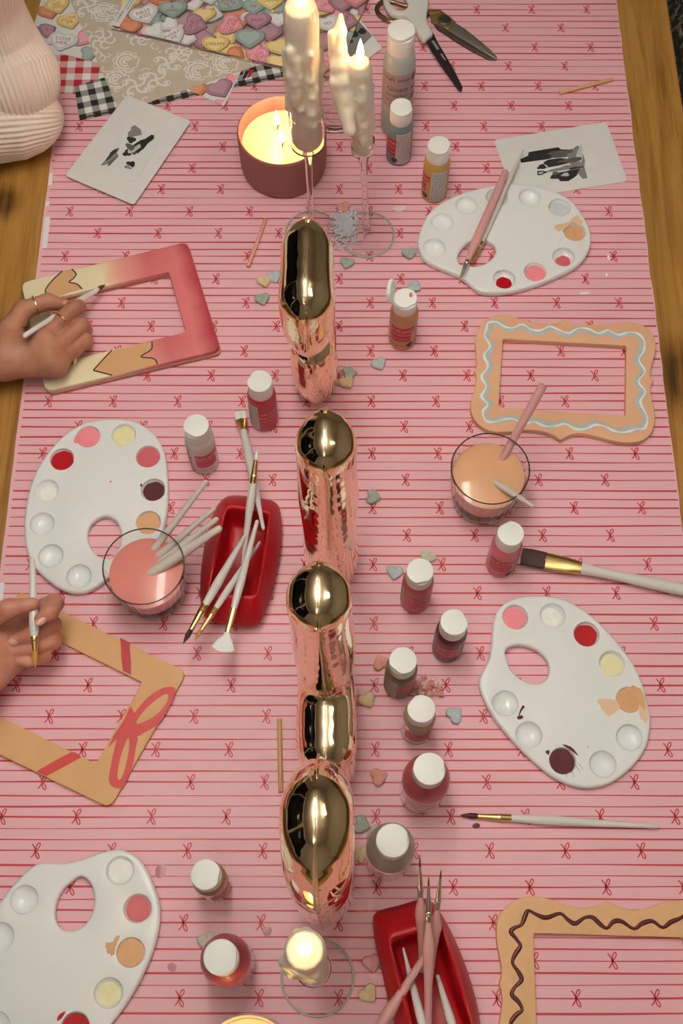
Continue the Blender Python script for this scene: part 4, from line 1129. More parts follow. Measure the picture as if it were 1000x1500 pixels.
def candlestick(label, clabel, base_px, top_px, ztop, zcup, rcan, base_r=.033, drips=(), lit=1.0, seed=1, cup_h=.03, wall=None):
    """glass holder with a leaning stem and the taper candle in it (two things)"""
    b = P(*base_px); top = P(*top_px, ztop); ax = Vector((top.x - b.x, top.y - b.y, ztop - SURF)).normalized()
    at = lambda z: Vector((b.x, b.y, SURF)) + ax * ((z - SURF) / ax.z)
    t = thing('candlestick', label, 'candlestick', (b.x, b.y, SURF), 'clear glass candlesticks')
    s = SURF
    part('foot', lathe([(0, s), (base_r, s), (base_r + .0006, s + .001), (base_r, s + .002), (base_r * .7, s + .0026), (base_r * .3, s + .0035), (.0075, s + .007), (.0052, s + .012), (0, s + .012)], 56, (b.x, b.y, 0)), M('candle_foot_glass', (.995, .99, .985), .01, trans=1.0, ior=1.12), t, angle=70)
    part('rim_highlight', tube([(b.x + base_r * math.cos(a), b.y + base_r * math.sin(a), s + .0014) for a in np.linspace(0, 2 * PI, 65)], .0013, 8, False), M('highlight_glass', (.95, .90, .88), .08, trans=.55, ior=1.3), t)  # whitish ring stands in for the highlight around the glass foot
    k = at(s + .0115); e = at(zcup)
    L = (e - k).length
    part('stem', lathe([(.0048, 0), (.0040, L * .1), (.0038, L * .5), (.0042, L * .85), (.0060, L * .96), (.0050, L - .0005)], 20, k, ax), m_hold, t)
    rc = rcan + .0022
    part('cup', lathe([(0, 0), (.006, 0), (rc * .7, .002), (rc, .007), (rc + .0003, cup_h), (rc - .0012, cup_h), (rc - .0014, .0085), (rc * .6, .005), (0, .0045)], 36, e, ax), M('candle_cup_glass', (.995, .99, .985), .01, trans=1.0, ior=1.1), t, angle=60)
    c = thing('taper_candle', clabel, 'candle', tuple(e + ax * .0065), 'white taper candles')
    rnd = random.Random(seed)
    a = e + ax * (.0075 + rcan * .6); z1 = top
    u, vv = frame_of(ax)
    col = [(a, z1 - ax * .004, rcan * .62, rcan * .78)]
    n = 7
    rim = [(z1 + (u * math.cos(q) + vv * math.sin(q)) * rcan * .62 - ax * .03, z1 + (u * math.cos(q) + vv * math.sin(q)) * rcan * .74 - ax * .002, rcan * .30, rcan * .22) for q in np.linspace(0, 2 * PI, 13)[:-1]]
    shaft = [(a + (u * math.cos(q) + vv * math.sin(q)) * rcan * .30, z1 - ax * .012 + (u * math.cos(q) + vv * math.sin(q)) * rcan * .42, rcan * .55, rcan * .56) for q in np.linspace(0, 2 * PI, 9)[:-1]]
    dr = []
    Lc = (z1 - a).length
    for (ang, f0, f1, off, r0, r1) in drips:
        d = u * math.cos(ang) + vv * math.sin(ang)
        m = 7; pp = [a + ax * Lc * (f0 + (f1 - f0) * i / m) + d * (rcan * off) + (u * rnd.uniform(-.0022, .0022) + vv * rnd.uniform(-.0022, .0022)) for i in range(m + 1)]
        rr = [(r0 + (r1 - r0) * i / m) * rnd.uniform(.72, 1.28) for i in range(m + 1)]
        dr += [(pp[i], pp[i + 1], rr[i], rr[i + 1]) for i in range(m)]
    groups = [(.006, col + shaft), (.003, rim)] + ([(.0035, dr)] if dr else [])
    if wall: groups.append((.004, wall(at, u, vv, ax, rnd)))
    v, f = organic(groups, .0014, .006, k_join=.0035)
    part('wax', (v, f), m_wax, c, angle=None)
    wk = z1 - ax * .006
    wick(c, tuple(wk), .010)
    if lit: flame(c, tuple(wk + ax * .009 + Vector((.001, 0, 0))), lit, lit)
    return at
RD = lambda seed, n, f0, f1, rmin, rmax, offs=(.85, 1.05): [(random.Random(seed * 100 + i).uniform(0, 6.28), *(lambda r: (r.uniform(f0, f0 + .35), r.uniform(f1 - .25, f1), r.uniform(*offs), r.uniform(rmin, rmax), r.uniform(rmin, rmax)))(random.Random(seed * 77 + i))) for i in range(n)]
candlestick('clear glass candlestick partly hidden behind the farthest gold balloon', 'tall lit taper candle with thick drips beside the terracotta pot', (457, 342), (440, 10), .355, .155, .0170, .033,
            drips=RD(3, 13, .10, .78, .0030, .0058, (.9, 1.12)), lit=1.0, seed=3, cup_h=.055)
def wall2(at, u, vv, ax, rnd):
    """the curtain of wax left standing beside the second candle"""
    pts = [(499, 22, .335), (498, 45, .32), (497, 70, .30), (499, 92, .285), (501, 115, .27), (503, 140, .252), (507, 165, .236), (512, 190, .222)]
    rr = [.0024, .0062, .0070, .0098, .0098, .0092, .0082, .0070]
    q = [np.array(P(a, b, z)) for a, b, z in pts]
    out = [(q[i], q[i + 1], rr[i], rr[i + 1]) for i in range(len(q) - 1)]
    for k in range(9):
        i = rnd.randrange(1, 6); s = q[i] + np.array([rnd.uniform(-.009, .006), -.004, 0]); e = s + np.array([rnd.uniform(-.002, .004), 0, -rnd.uniform(.03, .055)])
        out.append((s, e, .0042, .0022))
    return out
candlestick('clear glass candlestick with a wide foot beside the wax shavings', 'lit taper candle with a tall curtain of dripped wax', (537, 345), (526, 90), .292, .150, .0112, .034,
            drips=RD(5, 11, .0, .9, .0022, .0040), lit=1.0, seed=5, cup_h=.024, wall=wall2)
candlestick('clear glass candlestick standing in the foreground by the red tray', 'lit taper candle in the foreground below the gold O balloon', (465, 1432), (446, 1392), .42, .16, .0126, .0345,
            drips=RD(9, 9, .05, .95, .0024, .0042), lit=1.0, seed=9, cup_h=.03)
# small empty glass dish behind the candles
def glass_dish():
    p = P(491, 172); s = SURF
    t = thing('glass_dish', 'small empty clear glass dish behind the tall candles', 'dish', (p.x, p.y, s))
    part('bowl', lathe([(0, s), (.024, s), (.029, s + .004), (.031, s + .016), (.0298, s + .016), (.0275, s + .006), (.022, s + .003), (0, s + .003)], 48, (p.x, p.y, 0)), m_hold, t, angle=60)
    part('ring', tube([(p.x + .012 * math.cos(a), p.y + .012 * math.sin(a), s + .0036) for a in np.linspace(0, 2 * PI, 33)], .0012, 8, False), m_hold, t)
glass_dish()
def pot_candle(label, rim_px, wicks, mat, R=.0555, h=.068, power=1.0, wax_z=.046):
    p = P(*rim_px, h); x, y = p.x, p.y; s = SURF
    t = thing('pot_candle', label, 'candle', (x, y, s))
    part('pot', lathe([(0, s), (R * .90, s), (R * .95, s + .002), (R * .985, s + .012), (R, h - .004), (R - .0006, h - .0012), (R - .002, h), (R - .0034, h - .0012), (R - .004, h - .004), (R - .005, s + .012), (0, s + .008)], 64, (x, y, 0)), mat, t, angle=60)
    wm = M('pot_wax', (.86, .70, .42), .25, sss=.8)
    part('wax', lathe([(0, s + .0085), (R - .0065, s + .013), (R - .0047, wax_z), (R - .0065, wax_z - .0008), (0, wax_z - .0012)], 64, (x, y, 0)), wm, t, angle=50)
    for a, b in wicks:
        q = P(a, b, wax_z); wick(t, (q.x, q.y, wax_z - .002), .010); flame(t, (q.x, q.y, wax_z + .006), .95, power)
pot_candle('terracotta pot candle with two flames at the top', (412, 190), [(413, 214), (406, 188)], M('terracotta', C(150, 92, 82), .6, noise=(40, .04)), power=1.3)
pot_candle('pot candle cut off by the bottom edge of the picture', (361, 1566), [(352, 1568), (372, 1570)], M('pale_pot', C(190, 160, 140), .5), R=.046, h=.062, wax_z=.046, power=.5)

# ================================================================ red boat-shaped trays
def red_tray(label, open_px, base_px, h=.044):
    """open_px: four corners of the opening at the rim (clockwise from top left); base_px: outline points at half height, widest"""
    op = np.array(px2(open_px, h)); mid = np.array(px2(base_px, h * .40))
    c = mid.mean(0)
    t = thing('brush_tray', label, 'tray', (c[0], c[1], SURF), 'red brush trays')
    n = 96
    def resample(poly, r, n=n):
        q = np.array(rounded_poly([tuple(p) for p in ccw([tuple(p) for p in poly])], r, 8)); q = np.vstack([q, q[:1]])
        s = np.r_[0, np.cumsum(np.linalg.norm(np.diff(q, axis=0), axis=1))]
        g = np.linspace(0, s[-1], n + 1)[:-1]
        return np.stack([np.interp(g, s, q[:, k]) for k in (0, 1)], 1)
    def align(A, c):
        """same angular order for every ring"""
        a = np.unwrap(np.arctan2(A[:, 1] - c[1], A[:, 0] - c[0])); k = np.argmin((a % (2 * PI)))
        A = np.roll(A, -k, 0); a = np.arctan2(A[:, 1] - c[1], A[:, 0] - c[0]) % (2 * PI)
        g = np.linspace(0, 2 * PI, n + 1)[:-1]; o = np.argsort(a)
        return np.stack([np.interp(g, a[o], A[o, k2], period=2 * PI) for k2 in (0, 1)], 1)
    co = op.mean(0)
    I = align(resample(op, .006, 400), co); Mo = align(np.array(smooth_closed([tuple(p) for p in ccw([tuple(p) for p in mid])], 6)), c)
    off = lambda A, d, cc: A + (A - cc) / np.linalg.norm(A - cc, axis=1, keepdims=True) * d
    rings = [(off(Mo, -.012, c), SURF), (off(Mo, -.006, c), SURF + .0015), (off(Mo, -.001, c), h * .22), (Mo, h * .42), (off(Mo * .72 + I * .28, -.0005, c), h * .66), (Mo * .42 + I * .58, h * .86), (Mo * .22 + I * .78, h * .965), (off(I, .0035, co), h), (off(I, .001, co), h - .0003), (off(I, -.0004, co), h - .003), (off(I, -.003, co), h * .5), (off(I, -.005, co), .010), (off(I, -.009, co), .0075)]
    v = []; f = []
    for A, z in rings: v += [(p[0], p[1], z) for p in A]
    for j in range(len(rings) - 1):
        for i in range(n):
            i2 = (i + 1) % n; f.append((j * n + i, j * n + i2, (j + 1) * n + i2, (j + 1) * n + i))
    f.append(tuple(range(n - 1, -1, -1))); o = (len(rings) - 1) * n; f.append(tuple(o + i for i in range(n)))
    part('body', (v, f), M('red_silicone', C(172, 12, 22), .38, spec=.4), t, angle=60)
red_tray('red boat shaped tray full of white handled brushes near the pink glass', [(332, 743), (394, 752), (375, 871), (306, 868)],
         [(335, 727), (372, 729), (404, 737), (412, 760), (411, 800), (402, 850), (386, 900), (372, 916), (340, 914), (302, 906), (294, 880), (295, 830), (304, 780), (316, 745)])
red_tray('red boat shaped tray with pink handled brushes at the bottom edge', [(571, 1377), (645, 1356), (694, 1516), (612, 1528)],
         [(549, 1338), (585, 1326), (622, 1317), (640, 1330), (664, 1372), (685, 1425), (700, 1480), (704, 1530), (690, 1570), (640, 1590), (600, 1572), (575, 1490), (556, 1410), (547, 1365)])

# ================================================================ brushes
m_gold = M('ferrule_gold', (.83, .60, .26), .22, 1.0); m_silver = M('ferrule_silver', (.62, .60, .57), .25, 1.0)
m_hwhite = M('handle_pearl', C(214, 204, 188), .3, coat=.4); m_hpink = M('handle_pink', C(206, 148, 138), .38, coat=.2); m_hclear = M('handle_pale', C(206, 190, 170), .3)
HAIR = {k: M('bristle_' + k, C(*v), .55, bump=(900, .4)) for k, v in dict(white=(232, 228, 214), dark=(66, 36, 30), tan=(178, 122, 60), brown=(84, 48, 34), gold=(190, 140, 50), wine=(92, 26, 24)).items()}
def brush(label, tip, end, kind='round', hair='tan', handle=None, ferrule=None, L=None, r=.0032, bl=.012, fl=.022, end_r=.0014, bulge=None, group='paint brushes', hair_tip=None):
    """tip and end = (pixel x, pixel y, height)"""
    A = P(*tip); B = P(*end); d = (B - A).normalized(); LL = (B - A).length
    handle = handle or m_hwhite; ferrule = ferrule or m_gold
    t = thing('paint_brush', label, 'paint brush', tuple(A), group)
    u, w_ = frame_of(d)
    if abs(u.z) > abs(w_.z): u, w_ = w_, u          # u lies flat, w_ points up
    at = lambda s: A + d * s
    if kind == 'round':
        part('bristles', tube([at(0), at(bl * .25), at(bl * .6), at(bl * .9), at(bl + .001)], [.0003, r * .35, r * .72, r * .72, r * .62], 14), HAIR[hair], t)
        rings = [(bl, r * .62), (bl + fl * .6, r * .92), (bl + fl * .7, r * 1.0), (bl + fl * .72, r * 1.1), (bl + fl * .76, r), (bl + fl * .84, r * 1.1), (bl + fl * .88, r), (bl + fl, r)]
        part('ferrule', tube([at(s) for s, _ in rings], [q for _, q in rings], 16), ferrule, t, angle=30)
    elif kind == 'liner':
        part('bristles', tube([at(0), at(bl * .5), at(bl + .001)], [.0002, .0007, .0011], 10), HAIR[hair], t)
        rings = [(bl, .0010), (bl + fl * .6, r * .85), (bl + fl * .72, r * .9), (bl + fl * .74, r * 1.05), (bl + fl * .79, r * .92), (bl + fl * .83, r * 1.05), (bl + fl * .87, r * .92), (bl + fl, r * .95)]
        part('ferrule', tube([at(s) for s, _ in rings], [q for _, q in rings], 16), ferrule, t, angle=30)
    else:
        wide = dict(flat=r * 1.6, fan=r * 3.4, wash=r * 1.9)[kind]; th = r * (.55 if kind != 'wash' else .6)
        def slab(rows, mat, nm):
            v = []; f = []; n = 20
            for s, hw, ht, bow in rows:
                for i in range(n):
                    a = 2 * PI * i / n; ca, sa = math.cos(a), math.sin(a)
                    e = .45 if nm == 'bristles' and kind != 'fan' else .8
                    x = math.copysign(abs(ca) ** e, ca) * hw; y = math.copysign(abs(sa) ** e, sa) * ht
                    v.append(at(s + bow * (x / max(hw, 1e-6)) ** 2) + u * x + w_ * y)
            for j in range(len(rows) - 1):
                for i in range(n):
                    i2 = (i + 1) % n; f.append((j * n + i, j * n + i2, (j + 1) * n + i2, (j + 1) * n + i))
            f.append(tuple(range(n - 1, -1, -1))); o = (len(rows) - 1) * n; f.append(tuple(o + i for i in range(n)))
            bm = bmesh.new(); vs = [bm.verts.new(p) for p in v]
            for q in f: bm.faces.new([vs[i] for i in q])
            bmesh.ops.recalc_face_normals(bm, faces=bm.faces); bm.verts.index_update()
            g = ([p.co.copy() for p in bm.verts], [tuple(x.index for x in q.verts) for q in bm.faces]); bm.free()
            part(nm, g, mat, t, angle=50)
        if kind == 'fan': slab([(0, wide, .0004, .004), (bl * .5, wide * .62, .0008, .002), (bl * .85, wide * .3, .0012, 0), (bl + .001, wide * .22, .0014, 0)], HAIR[hair], 'bristles')
        else: slab([(0, wide * .96, th * .5, .0006), (bl * .4, wide * 1.02, th * .9, 0), (bl + .001, wide * .98, th, 0)], HAIR[hair], 'bristles')
        w0 = wide * (.24 if kind == 'fan' else 1.0)
        slab([(bl, w0, th, 0), (bl + fl * .25, w0, th * 1.02, 0), (bl + fl * .65, (w0 + r) * .5 if kind != 'wash' else w0 * .92, r * .85, 0), (bl + fl * .8, r * 1.03 if kind != 'wash' else w0 * .82, r * .98, 0), (bl + fl, r if kind != 'wash' else w0 * .74, r, 0)], ferrule, 'ferrule')
    s0 = bl + fl
    hr = bulge or [(0, .92), (.10, 1.12), (.28, 1.25), (.6, .92), (.9, end_r / r * 1.05), (.985, end_r / r), (1.0, end_r / r * .5)]
    part('handle', tube([at(s0 + (LL - s0) * q) for q, _ in hr], [r * k for _, k in hr], 16), handle, t, angle=40)
    return t
PINK_BULGE = [(0, .8), (.05, .9), (.16, 1.75), (.24, 1.95), (.32, 1.7), (.5, 1.25), (.8, 1.15), (.985, 1.0), (1.0, .5)]
# lying in and across the left red tray
brush('white flat brush with square white bristles at the top of the left tray', (351, 603, .008), (386, 776, .066), 'flat', 'white', r=.0042, bl=.013, fl=.020, end_r=.0020)
brush('slim round brush pointing up across the left red tray', (376.5, 659, .088), (355, 828, .026), 'round', 'white', r=.0036, bl=.010, fl=.026, end_r=.0022)
brush('round brush with dark pointed tip leaning out of the left tray', (268, 943, .056), (366, 772, .042), 'round', 'dark', r=.0040, bl=.016, fl=.032, end_r=.0020)
brush('slim brush with tan tip between the dark tip and fan brush', (285, 938, .053), (381, 793, .034), 'round', 'tan', r=.0032, bl=.012, fl=.030, end_r=.0018)
brush('fan brush with white bristles leaning over the left tray', (325, 955, .060), (377, 762, .056), 'fan', 'white', r=.0036, bl=.021, fl=.027, end_r=.0022)
# lying on the table at the right
brush('wide flat wash brush with dark brown bristles lying at the right', (763, 814, .010), (1030, 870, .010), 'wash', 'dark', r=.0052, bl=.026, fl=.040, end_r=.0030, bulge=[(0, 1.2), (.02, 1.25), (.25, 1.0), (.5, 1.22), (.75, 1.35), (1.0, 1.1)])
brush('thin round brush with wine red tip lying below the right palette', (674, 1194, .005), (965, 1211, .005), 'round', 'wine', r=.0040, bl=.017, fl=.034, end_r=.0022)
# on the top right palette
brush('pink handled liner brush lying across the top right palette', (671, 414, .019), (741, 250, .022), 'liner', 'gold', m_hpink, m_silver, r=.0034, bl=.008, fl=.026, bulge=[(0, .8), (.10, 1.4), (.22, 1.75), (.4, 1.55), (.7, 1.45), (.98, 1.35), (1, .8)])
brush('pale handled brush under the pink one on the top right palette', (691, 386, .013), (766, 219, .014), 'round', 'tan', m_hclear, m_gold, r=.0034, bl=.010, fl=.024, end_r=.0012)
# bottom tray
brush('leftmost upright pink liner brush in the bottom red tray', (614.5, 1252, .10), (618, 1424, .012), 'liner', 'wine', m_hpink, m_silver, r=.0030, bl=.012, fl=.033, bulge=PINK_BULGE)
brush('middle pink liner brush in the bottom red tray', (627.5, 1284, .105), (627, 1530, .030), 'liner', 'wine', m_hpink, m_silver, r=.0030, bl=.008, fl=.034, bulge=PINK_BULGE)
brush('rightmost pink liner brush in the bottom red tray', (646, 1274, .10), (628, 1448, .013), 'liner', 'wine', m_hpink, m_silver, r=.0030, bl=.008, fl=.034, bulge=PINK_BULGE)
brush('pink brush handle leaning out over the left rim of the bottom tray', (520, 1560, .030), (624, 1398, .046), 'liner', 'wine', m_hpink, m_silver, r=.0030, bl=.010, fl=.022, bulge=[(0, .9), (.10, 1.6), (.25, 2.1), (.45, 1.5), (.7, 1.25), (.98, 1.2), (1, .7)])
brush('pearl handled brush lying left inside the bottom red tray', (640, 1585, .060), (590, 1388, .018), 'round', 'dark', m_hwhite, m_silver, r=.0034, bl=.012, fl=.024, end_r=.0014)
brush('pearl handled brush lying right inside the bottom red tray', (684, 1575, .062), (640, 1428, .020), 'round', 'dark', m_hwhite, m_silver, r=.0034, bl=.012, fl=.024, end_r=.0020)
# standing in the glasses: the bristle end is under water
def glass_brush(label, sub_px, out_px, z_out, mat, r0, r1, level, gxy):
    a = P(*sub_px, level); b = P(*out_px, z_out)
    d = (b - a).normalized(); t = thing('paint_brush', label, 'paint brush', tuple(a), 'brushes standing in water')
    dep = -d * min(.016, (level - .018) / max(d.z, .2) * .8)
    part('handle', tube([a + dep, a, a + (b - a) * .35, a + (b - a) * .8, b - d * .002, b], [r0 * .9, r0, r0 * .97, r1 * 1.05, r1, r1 * .6], 16), mat, t)
    s = a + dep; part('ferrule', tube([s - d * .001, s - d * .010], [r0 * .85, r0 * .8], 12), m_gold, t)
glass_brush('thick pink handled brush standing in the peach water', (738, 668), (796, 563), .118, m_hpink, .0046, .0048, .060, GR)
glass_brush('pale brush handle resting on the front rim of the peach glass', (729, 709), (781, 742), .088, m_hclear, .0040, .0022, .060, GR)
glass_brush('longest pale brush handle in the pink water glass', (229, 800), (303, 704), .105, m_hclear, .0040, .0026, .058, GL)
glass_brush('second pale brush handle in the pink water glass', (236, 811), (315, 744), .100, m_hclear, .0038, .0026, .058, GL)
glass_brush('third pale brush handle in the pink water glass', (240, 820), (319, 759), .096, m_hclear, .0042, .0028, .058, GL)
glass_brush('thickest pale brush handle resting in the pink water glass', (234, 832), (324, 772), .088, m_hclear, .0062, .0038, .058, GL)

# ================================================================ lollipop sticks
def stick(label, a, b, mat):
    A = P(*a, SURF + .0026); B = P(*b, SURF + .0026); d = (B - A).normalized()
    t = MB().add(*tube([A, A + d * .0004, B - d * .0004, B], [.0022, .0025, .0025, .0022], 14), mat).build('wooden_stick', None, True, 40, origin=tuple((A + B) / 2 - Vector((0, 0, .0026))))
    tag(t, label, 'stick', 'short wooden sticks')
stick('short wooden stick near the top right edge of the paper', (819, 136), (897, 116), M('stick_wood', C(214, 160, 112), .5))
stick('short pink wooden stick left of the far gold balloon', (389, 321), (363, 391), M('stick_pink', C(214, 150, 124), .5))
stick('short wooden stick lying beside the gold L balloon', (409, 1053), (411, 1160), M('stick_tan', C(198, 150, 96), .5))

# ================================================================ scissors
def build_scissors():
    z = .006
    t = thing('scissors', 'craft scissors with white plastic handles and a black blade', 'scissors', tuple(P(620, 50)), )
    Z = lambda l, h: zpx(l, 540, 0, 5.0, h)
    wh = M('scissor_handle', C(212, 204, 188), .35); bk = M('scissor_blade', C(42, 34, 32), .32, spec=.5)
    outer = smooth_closed([(105, -10), (118, 40), (150, 85), (205, 108), (262, 112), (310, 150), (340, 195), (360, 240), (402, 288), (436, 268), (468, 240), (462, 208), (440, 170), (425, 110), (436, 40), (438, -20), (430, -90), (330, -120), (200, -130), (120, -90)], 3)
    hole = smooth_closed([(150, 0), (175, 38), (215, 66), (255, 66), (285, 40), (280, 5), (250, -45), (200, -60), (160, -40)], 3)
    part('handle', plate_geo([Z(outer, .014), Z(hole, .014)], .004, .014, .0034, 3), wh, t, label='white plastic handle')
    bl = Z([(402, 275), (470, 236), (500, 300), (560, 400), (640, 540), (688, 640), (680, 662), (655, 650), (560, 520), (470, 385)], .007)
    b = part('blade', plate_geo([bl], .0045, .0072, .0006), bk, t, label='black blade')
    mk = M('blade_mark', C(150, 142, 134), .4)
    for (p, q, w_) in (((466, 298), (508, 362), .0035), ((528, 392), (560, 440), .0022)):
        rv, rf = ribbon2d(Z([p, q], .0073), w_); MB().add(up(rv, .0073), rf, mk).build('blade_mark', b, False)
def build_shears():
    t = thing('pinking_shears', 'gold and steel shears with a dark pivot screw under the white scissors', 'shears', tuple(P(660, 40)))
    Z = lambda l, h: zpx(l, 540, 0, 5.0, h)
    gold = M('shear_brass', (.52, .38, .18), .35, .9); st = M('shear_steel', (.40, .38, .35), .36, .85); dk = M('shear_dark', (.10, .085, .07), .45, .6)
    lo = Z([(480, 175), (520, 165), (580, 205), (700, 275), (860, 370), (938, 418), (936, 434), (880, 432), (760, 372), (640, 302), (560, 246), (500, 210)], .004)
    part('lower_blade', plate_geo([lo], .0008, .0045, .0006), dk, t)
    hi = Z([(575, 215), (632, 165), (700, 208), (800, 285), (890, 362), (936, 412), (930, 428), (860, 392), (740, 318), (640, 258)], .0072)
    part('upper_blade', plate_geo([hi], .0047, .0075, .0008), st, t)
    pl = Z([(425, 72), (520, 72), (560, 98), (634, 158), (576, 216), (545, 196), (460, 150), (448, 105)], .0075)
    part('pivot_plate', plate_geo([pl], .0028, .0082, .0008), gold, t)
    c = P(540 + 553 / 5, 148 / 5, .009)
    part('pivot_screw', lathe([(0, .0078), (.0090, .0078), (.0090, .0098), (.0075, .0108), (.0060, .0108), (.0055, .0100), (.0042, .0100), (.0036, .0116), (0, .0120)], 28, (c.x, c.y, 0)), dk, t, angle=30)
    part('lever', plate_geo([Z([(430, 88), (515, 70), (525, 88), (440, 100)], .010)], .0084, .0100, .0005), gold, t)
    loop = [(440, 110), (330, 60), (250, 40), (190, 20), (130, 10), (85, 25), (60, 60), (70, 100), (105, 130), (150, 155), (210, 165)]
    part('handle_loop', tube([(*p, .0036) for p in Z(smooth_open(loop, 4), .0036)], .0034, 12), M('shear_handle_bronze', (.30, .22, .12), .3, .9), t)
build_shears(); build_scissors()

# ================================================================ candy hearts
def candy_mesh():
    loops = []; n = 36
    hp = [((x * .6 + .40 * math.sin(2 * PI * i / n)) * .0082, (y * .6 + .36 * math.cos(2 * PI * i / n)) * .0082) for i, (x, y) in enumerate(heart2d(n))]
    rows = [(.0012, 0), (.0004, .0009), (0, .002), (0, .0036), (.0005, .0047), (.0014, .0053)]
    v = []; f = []
    q = ccw(hp)
    for d, z in rows: v += [(p[0], p[1], z) for p in (inset_loop(q, d) if d > 0 else np.array(q))]
    for s, zz in ((.55, .0058), (.2, .0060)):
        top = np.array(inset_loop(q, .0014)); v += [(p[0] * s, p[1] * s, zz) for p in top]
    m = len(rows) + 2
    for j in range(m - 1):
        for i in range(n):
            i2 = (i + 1) % n; f.append((j * n + i, j * n + i2, (j + 1) * n + i2, (j + 1) * n + i))
    f.append(tuple(range(n - 1, -1, -1))); f.append(tuple((m - 1) * n + i for i in range(n)))
    return v, f
CANDY = candy_mesh(); _cm = {}
def candy(label, px, col, rot, tilt=0):
    mats = dict(yellow=(216, 188, 136), green=(158, 160, 142), blue=(176, 182, 174), peach=(214, 146, 124), pale=(196, 186, 160), pink=(212, 150, 142))
    if col not in _cm:
        me = bpy.data.meshes.new('candy_heart'); me.from_pydata(CANDY[0], [], CANDY[1]); me.materials.append(M('candy_' + col, C(*mats[col]), .7, noise=(260, .10), bump=(400, .3))); me.shade_smooth(); _cm[col] = me
    o = bpy.data.objects.new('candy_heart', _cm[col]); p = P(*px, .005); o.location = (p.x, p.y, SURF + (0.0012 if tilt else 0)); o.rotation_euler = (math.radians(tilt), 0, math.radians(rot))
    s = 1.18; o.scale = (s, s, 1.0)
    link(o); tag(o, label, 'candy', 'scattered candy hearts')
for a in [('peach candy heart left of the far glass foot', (503, 303), 'peach', 25), ('green candy heart at the foot of the wax shavings', (508, 384), 'green', -15), ('grey green candy heart touching the top right palette', (599, 370), 'green', 5),
          ('blue candy heart beside the yellow one left of the far balloon', (401, 405), 'blue', 20), ('yellow candy heart left of the far gold balloon', (387, 411), 'yellow', 10), ('grey green candy heart below the yellow one at the far balloon', (384, 437), 'green', 15),
          ('blue candy heart behind the open peach bottle', (607, 419), 'blue', 60), ('grey blue candy heart below the open peach bottle', (555, 532), 'blue', 25), ('green candy heart against a yellow one below the peach bottle', (512, 546), 'green', 100),
          ('yellow candy heart touching a green one right of the far balloon', (508, 559), 'yellow', 35), ('small grey candy heart right of the gold I balloon', (547, 727), 'green', 80), ('pale blue candy heart left of the rose bottle', (578, 838), 'blue', -10),
          ('pale candy heart behind the rose bottle', (626, 815), 'pale', -30), ('peach candy heart behind the olive bottle', (558, 970), 'peach', 200), ('yellow candy heart left of the clear cream bottle', (538, 1025), 'yellow', 30),
          ('pale blue candy heart right of the clear cream bottle', (666, 1046), 'blue', 130), ('peach candy heart left of the large pink bottle', (555, 1137), 'peach', 110), ('grey green candy heart behind the large clear bottle', (530, 1208), 'green', 70),
          ('pale candy heart hidden behind the large clear bottle', (551, 1222), 'pale', 60), ('yellow candy heart left of the large clear bottle', (527, 1251), 'yellow', 5), ('yellow candy heart left of the bottom red tray', (540, 1456), 'yellow', 40),
          ('pale pink candy heart touching the bottom red tray', (545, 1411), 'pink', 10), ('pale candy heart behind the large pink bottle at bottom left', (303, 1378), 'pale', 20)]:
    candy(*a)

